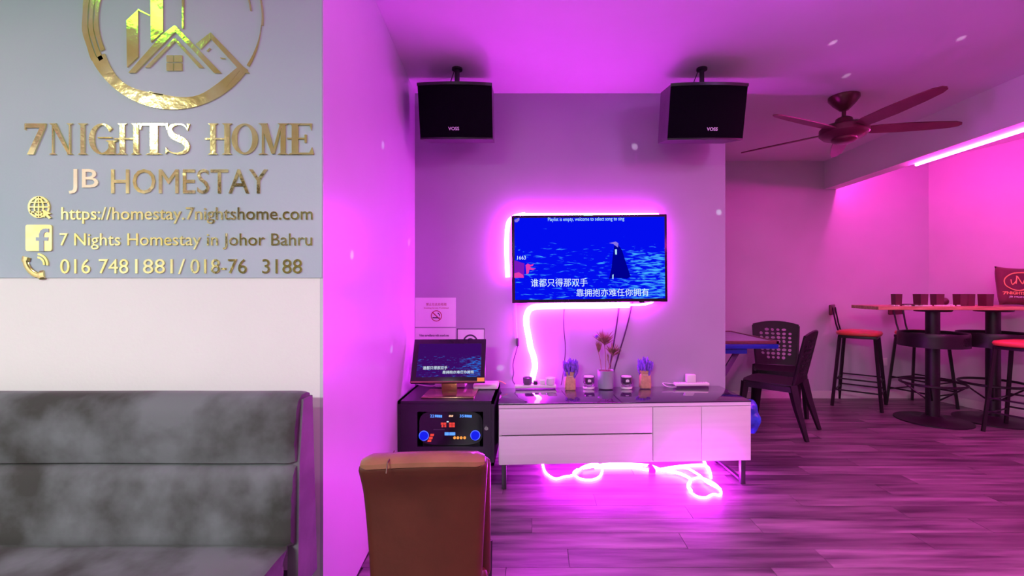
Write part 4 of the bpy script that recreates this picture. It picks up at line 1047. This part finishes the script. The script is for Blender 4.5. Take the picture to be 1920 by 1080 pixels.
# ---------------------------------------------------------------- bar table
t = thing('bar_table', 'long high bar table with oak top on two black round pedestals', 'table', (3.83, 4.40, 0))
b = B(); prism(b, [(3.19, 4.24), (4.66, 4.13), (4.66, 4.63), (3.23, 4.66)], 1.067, 1.100, 'z'); bmesh.ops.bevel(b, geom=b.edges[:], offset=.003, segments=1, affect='EDGES'); obj('tabletop', b, 'tabletop', t, world=True)
for i, X in enumerate((3.83, 4.41)):
    Y = 4.40
    b = B(); lathe(b, [(.30, 0), (.30, .010), (.10, .022), (.07, .05)], (X, Y, 0), 36); obj('base', b, 'stool_black', t, world=True)
    b = B(); tube(b, [(X-.0, Y, .02), (X, Y, 1.06)], .056, 20); obj('pedestal', b, 'stool_black', t, world=True)
    b = B(); lathe(b, [(.14, 1.045), (.15, 1.066)], (X, Y, 0), 24); obj('mounting_plate', b, 'stool_black', t, world=True)
    b = B(); n_ = 48
    for k in range(n_):   # perforated drum wall: slats between two hoops
        pass
    lathe(b, [(.262, .835), (.268, .847), (.272, .835), (.272, .810)], (X, Y, 0), 40, caps=False); lathe(b, [(.272, .740), (.272, .715), (.262, .713), (.262, .725)], (X, Y, 0), 40, caps=False)
    lathe(b, [(.0, .818), (.262, .818), (.262, .812), (.0, .812)], (X, Y, 0), 40, caps=False)
    obj('drum_shelf', b, 'stool_black', t, world=True)
    b = B()
    for r_ in range(4):
        for k in range(80):
            an = 2*PI*(k + .5*(r_ % 2))/80; z = .745 + .02*r_
            if i == 0 and -1.35 < ((an + PI) % (2*PI) - PI) < -1.0 or i == 1 and False:
                w_ = 2*PI/80*.30
            else: w_ = 2*PI/80*.5
            q = [(an-w_, z-.011), (an+w_, z-.011), (an+w_, z+.011), (an-w_, z+.011)]
            b.faces.new([b.verts.new((X+.270*math.cos(a2), Y+.270*math.sin(a2), z2)) for a2, z2 in q])
    obj('drum_mesh', b, 'stool_black', t, world=True, smooth=False)
    b = B(); tube(b, [(X+.25*math.cos(2*PI*k/32), Y+.25*math.sin(2*PI*k/32), .36) for k in range(32)], .012, 6, closed=True); obj('foot_ring', b, 'stool_black', t, world=True)
    for k in range(4):
        an = PI/4 + k*PI/2; b = B(); tube(b, [(X+.05*math.cos(an), Y+.05*math.sin(an), .20), (X+.25*math.cos(an), Y+.25*math.sin(an), .36)], .008, 6); obj('strut', b, 'stool_black', t, world=True)

# things on the bar table
TT = 1.1005
def onT(px, Y): return (PX(px, Y), Y, TT)
lab = ['dark square tumbler at the left end of the bar table', 'dark square tumbler behind the scattered tokens, second along', 'dark square tumbler beside the round dark ball on the bar table', 'wide pair tumbler between the tokens and the cushion, its left one', 'dark square tumbler just beside its twin, its right one', 'dark square tumbler right next to the brown cushion']
proto = None
for (px, wpx, Y), lb in zip(((1681, 20, 4.36), (1726, 26, 4.36), (1757, 24, 4.36), (1800, 24, 4.34), (1818, 18, 4.36), (1848, 26, 4.32)), lab):
    X = PX(px, Y); wd = .62*wpx*Y/F
    t = thing('tumbler', lb, 'tumbler', (X, Y, TT), random.uniform(-.15, .15), 'dark square tumblers on the bar table')
    h_ = .113
    b = B(); w1_, w0_ = wd/2, wd/2*.90
    for (r0, r1, z0_, z1_) in ((w0_, w1_, 0, h_),):
        vb = [b.verts.new((sx*r0, sy*r0, z0_)) for sx, sy in ((-1, -1), (1, -1), (1, 1), (-1, 1))]; vt = [b.verts.new((sx*r1, sy*r1, z1_)) for sx, sy in ((-1, -1), (1, -1), (1, 1), (-1, 1))]
        vi = [b.verts.new((sx*(r1-.004), sy*(r1-.004), z1_)) for sx, sy in ((-1, -1), (1, -1), (1, 1), (-1, 1))]; vj = [b.verts.new((sx*(r0-.004), sy*(r0-.004), .008)) for sx, sy in ((-1, -1), (1, -1), (1, 1), (-1, 1))]
        b.faces.new(vb[::-1]); b.faces.new(vj)
        for A, D in ((vb, vt), (vt, vi), (vi, vj)):
            for k in range(4): b.faces.new((A[k], A[(k+1) % 4], D[(k+1) % 4], D[k]))
    obj('cup_body', b, 'wine_board', t, smooth=False)
    b = B(); box(b, -w1_+.005, w1_-.005, -w1_+.005, w1_-.005, h_*.80, h_*.82); obj('filling', b, 'wine_board', t, smooth=False)
b = B(); bmesh.ops.create_icosphere(b, subdivisions=3, radius=.040, matrix=Matrix.Translation((PX(1773, 4.4), 4.42, TT+.040))); tag(obj('round_ball', b, 'wine_board'), 'small dark round ball beside the tumbler on the bar table', 'ball')
b = B(); lathe(b, [(.05, 0), (.085, .012), (.09, .018), (.08, .016), (.03, .006)], (PX(1713, 4.30), 4.32, TT), 24); tag(obj('saucer', b, 'wine_board'), 'flat dark dish lying among the white tokens', 'dish')
random.seed(21)
tk = None
for k in range(34):
    px = random.choice([random.uniform(1672, 1800), random.uniform(1710, 1785)]); Y = random.uniform(4.235, 4.29)
    if tk is None:
        b = B(); box(b, -.013, .013, -.010, .010, 0, .012, .002, 1); tk = obj('game_token', b, 'token'); o = tk
        tag(o, 'small white rectangular token scattered on the bar table', 'token', 'white tokens scattered on the bar table')
    else: o = tk.copy(); C.objects.link(o)
    o.location = (PX(px, Y), Y, TT); o.rotation_euler = (0, 0, random.uniform(0, PI))
# cushion
t = thing('cushion', 'dark brown square cushion with orange logo print leaning at the edge of the bar table', 'cushion', (4.55, 4.36, TT), math.radians(0))
b = B(); n_ = 16; hs = .185; G = {}
Cm = Matrix.Translation((PX(1908, 4.30), 4.31, TT+.184)) @ Matrix.Rotation(math.radians(3), 4, 'Y') @ Matrix.Rotation(math.radians(-10), 4, 'X')
for s in (-1, 1):
    for i in range(n_+1):
        for j in range(n_+1):
            u, v_ = -1+2*i/n_, -1+2*j/n_
            pin = 1 - .06*(1-abs(u)**2)*(abs(v_)**6) ; pin2 = 1 - .06*(1-abs(v_)**2)*(abs(u)**6)
            th = .055*((1-u**4)*(1-v_**4))**.5
            G[s, i, j] = b.verts.new((u*hs*pin2, s*th, v_*hs*pin))
for s in (-1, 1):
    for i in range(n_):
        for j in range(n_): b.faces.new((G[s, i, j], G[s, i+1, j], G[s, i+1, j+1], G[s, i, j+1]))
bmesh.ops.remove_doubles(b, verts=b.verts, dist=1e-5); bmesh.ops.recalc_face_normals(b, faces=b.faces)
bmesh.ops.transform(b, matrix=Cm, verts=b.verts); obj('cover', b, 'cushion', t, world=True, ang=80)
def cpt(u, v_, lift=.004): return Cm @ Vector((u*hs, -.055*((1-u**4)*(1-v_**4))**.5 - lift, v_*hs))
def cstroke(pts, r=.006):
    b = B(); tube(b, smoothpts([cpt(*p) for p in pts], 4), r, 6, flat=.5); obj('print_stroke', b, 'orange_print', t, world=True)
cstroke([(.62, .52), (.50, .62), (.1, .66), (-.45, .58), (-.80, .32), (-.82, .02), (-.60, -.20), (-.25, -.28), (.10, -.18), (.36, .06), (.22, .10), (.12, .26), (-.02, .08), (-.14, .28), (-.24, .44), (-.34, .06)], .0055)
cstroke([(-.56, .28), (-.52, .02), (-.30, .24), (-.26, .48)], .005)
b = fit_text('7NIGHTS HOME', -hs*.92, hs*.80, -.090, -.062, 0, .003, .02)
for v in b.verts: u = v.co.x/hs; q = v.co.z/hs; v.co = Cm @ Vector((v.co.x, v.co.y - .055*((1-u**4)*(1-q**4))**.5 - .002, v.co.z))
obj('print_letters', b, 'orange_print', t, world=True, smooth=False)
b = fit_text('JB HOMESTAY', -hs*.72, hs*.55, -.122, -.104, 0, .003, .0)
for v in b.verts: u = v.co.x/hs; q = v.co.z/hs; v.co = Cm @ Vector((v.co.x, v.co.y - .055*((1-u**4)*(1-q**4))**.5 - .002, v.co.z))
obj('print_letters', b, 'logo_white', t, world=True, smooth=False)

# wall socket
Y = YB; t = thing('wall_socket', 'white wall socket on the back wall beside the bar stool', 'socket', (PX(1656, Y), Y, PZ(678, Y)))
obj('plate', box(B(), PX(1649, Y), PX(1663, Y), Y-.009, Y, PZ(685.5, Y), PZ(671, Y), .003), 'white_plastic', t, world=True)
b = B(); box(b, PX(1653, Y), PX(1657, Y), Y-.012, Y-.009, PZ(680, Y), PZ(676, Y)); obj('switch', b, 'white_plastic', t, world=True)

assert all(o.type != 'EMPTY' or o.get('label') for o in S.objects)
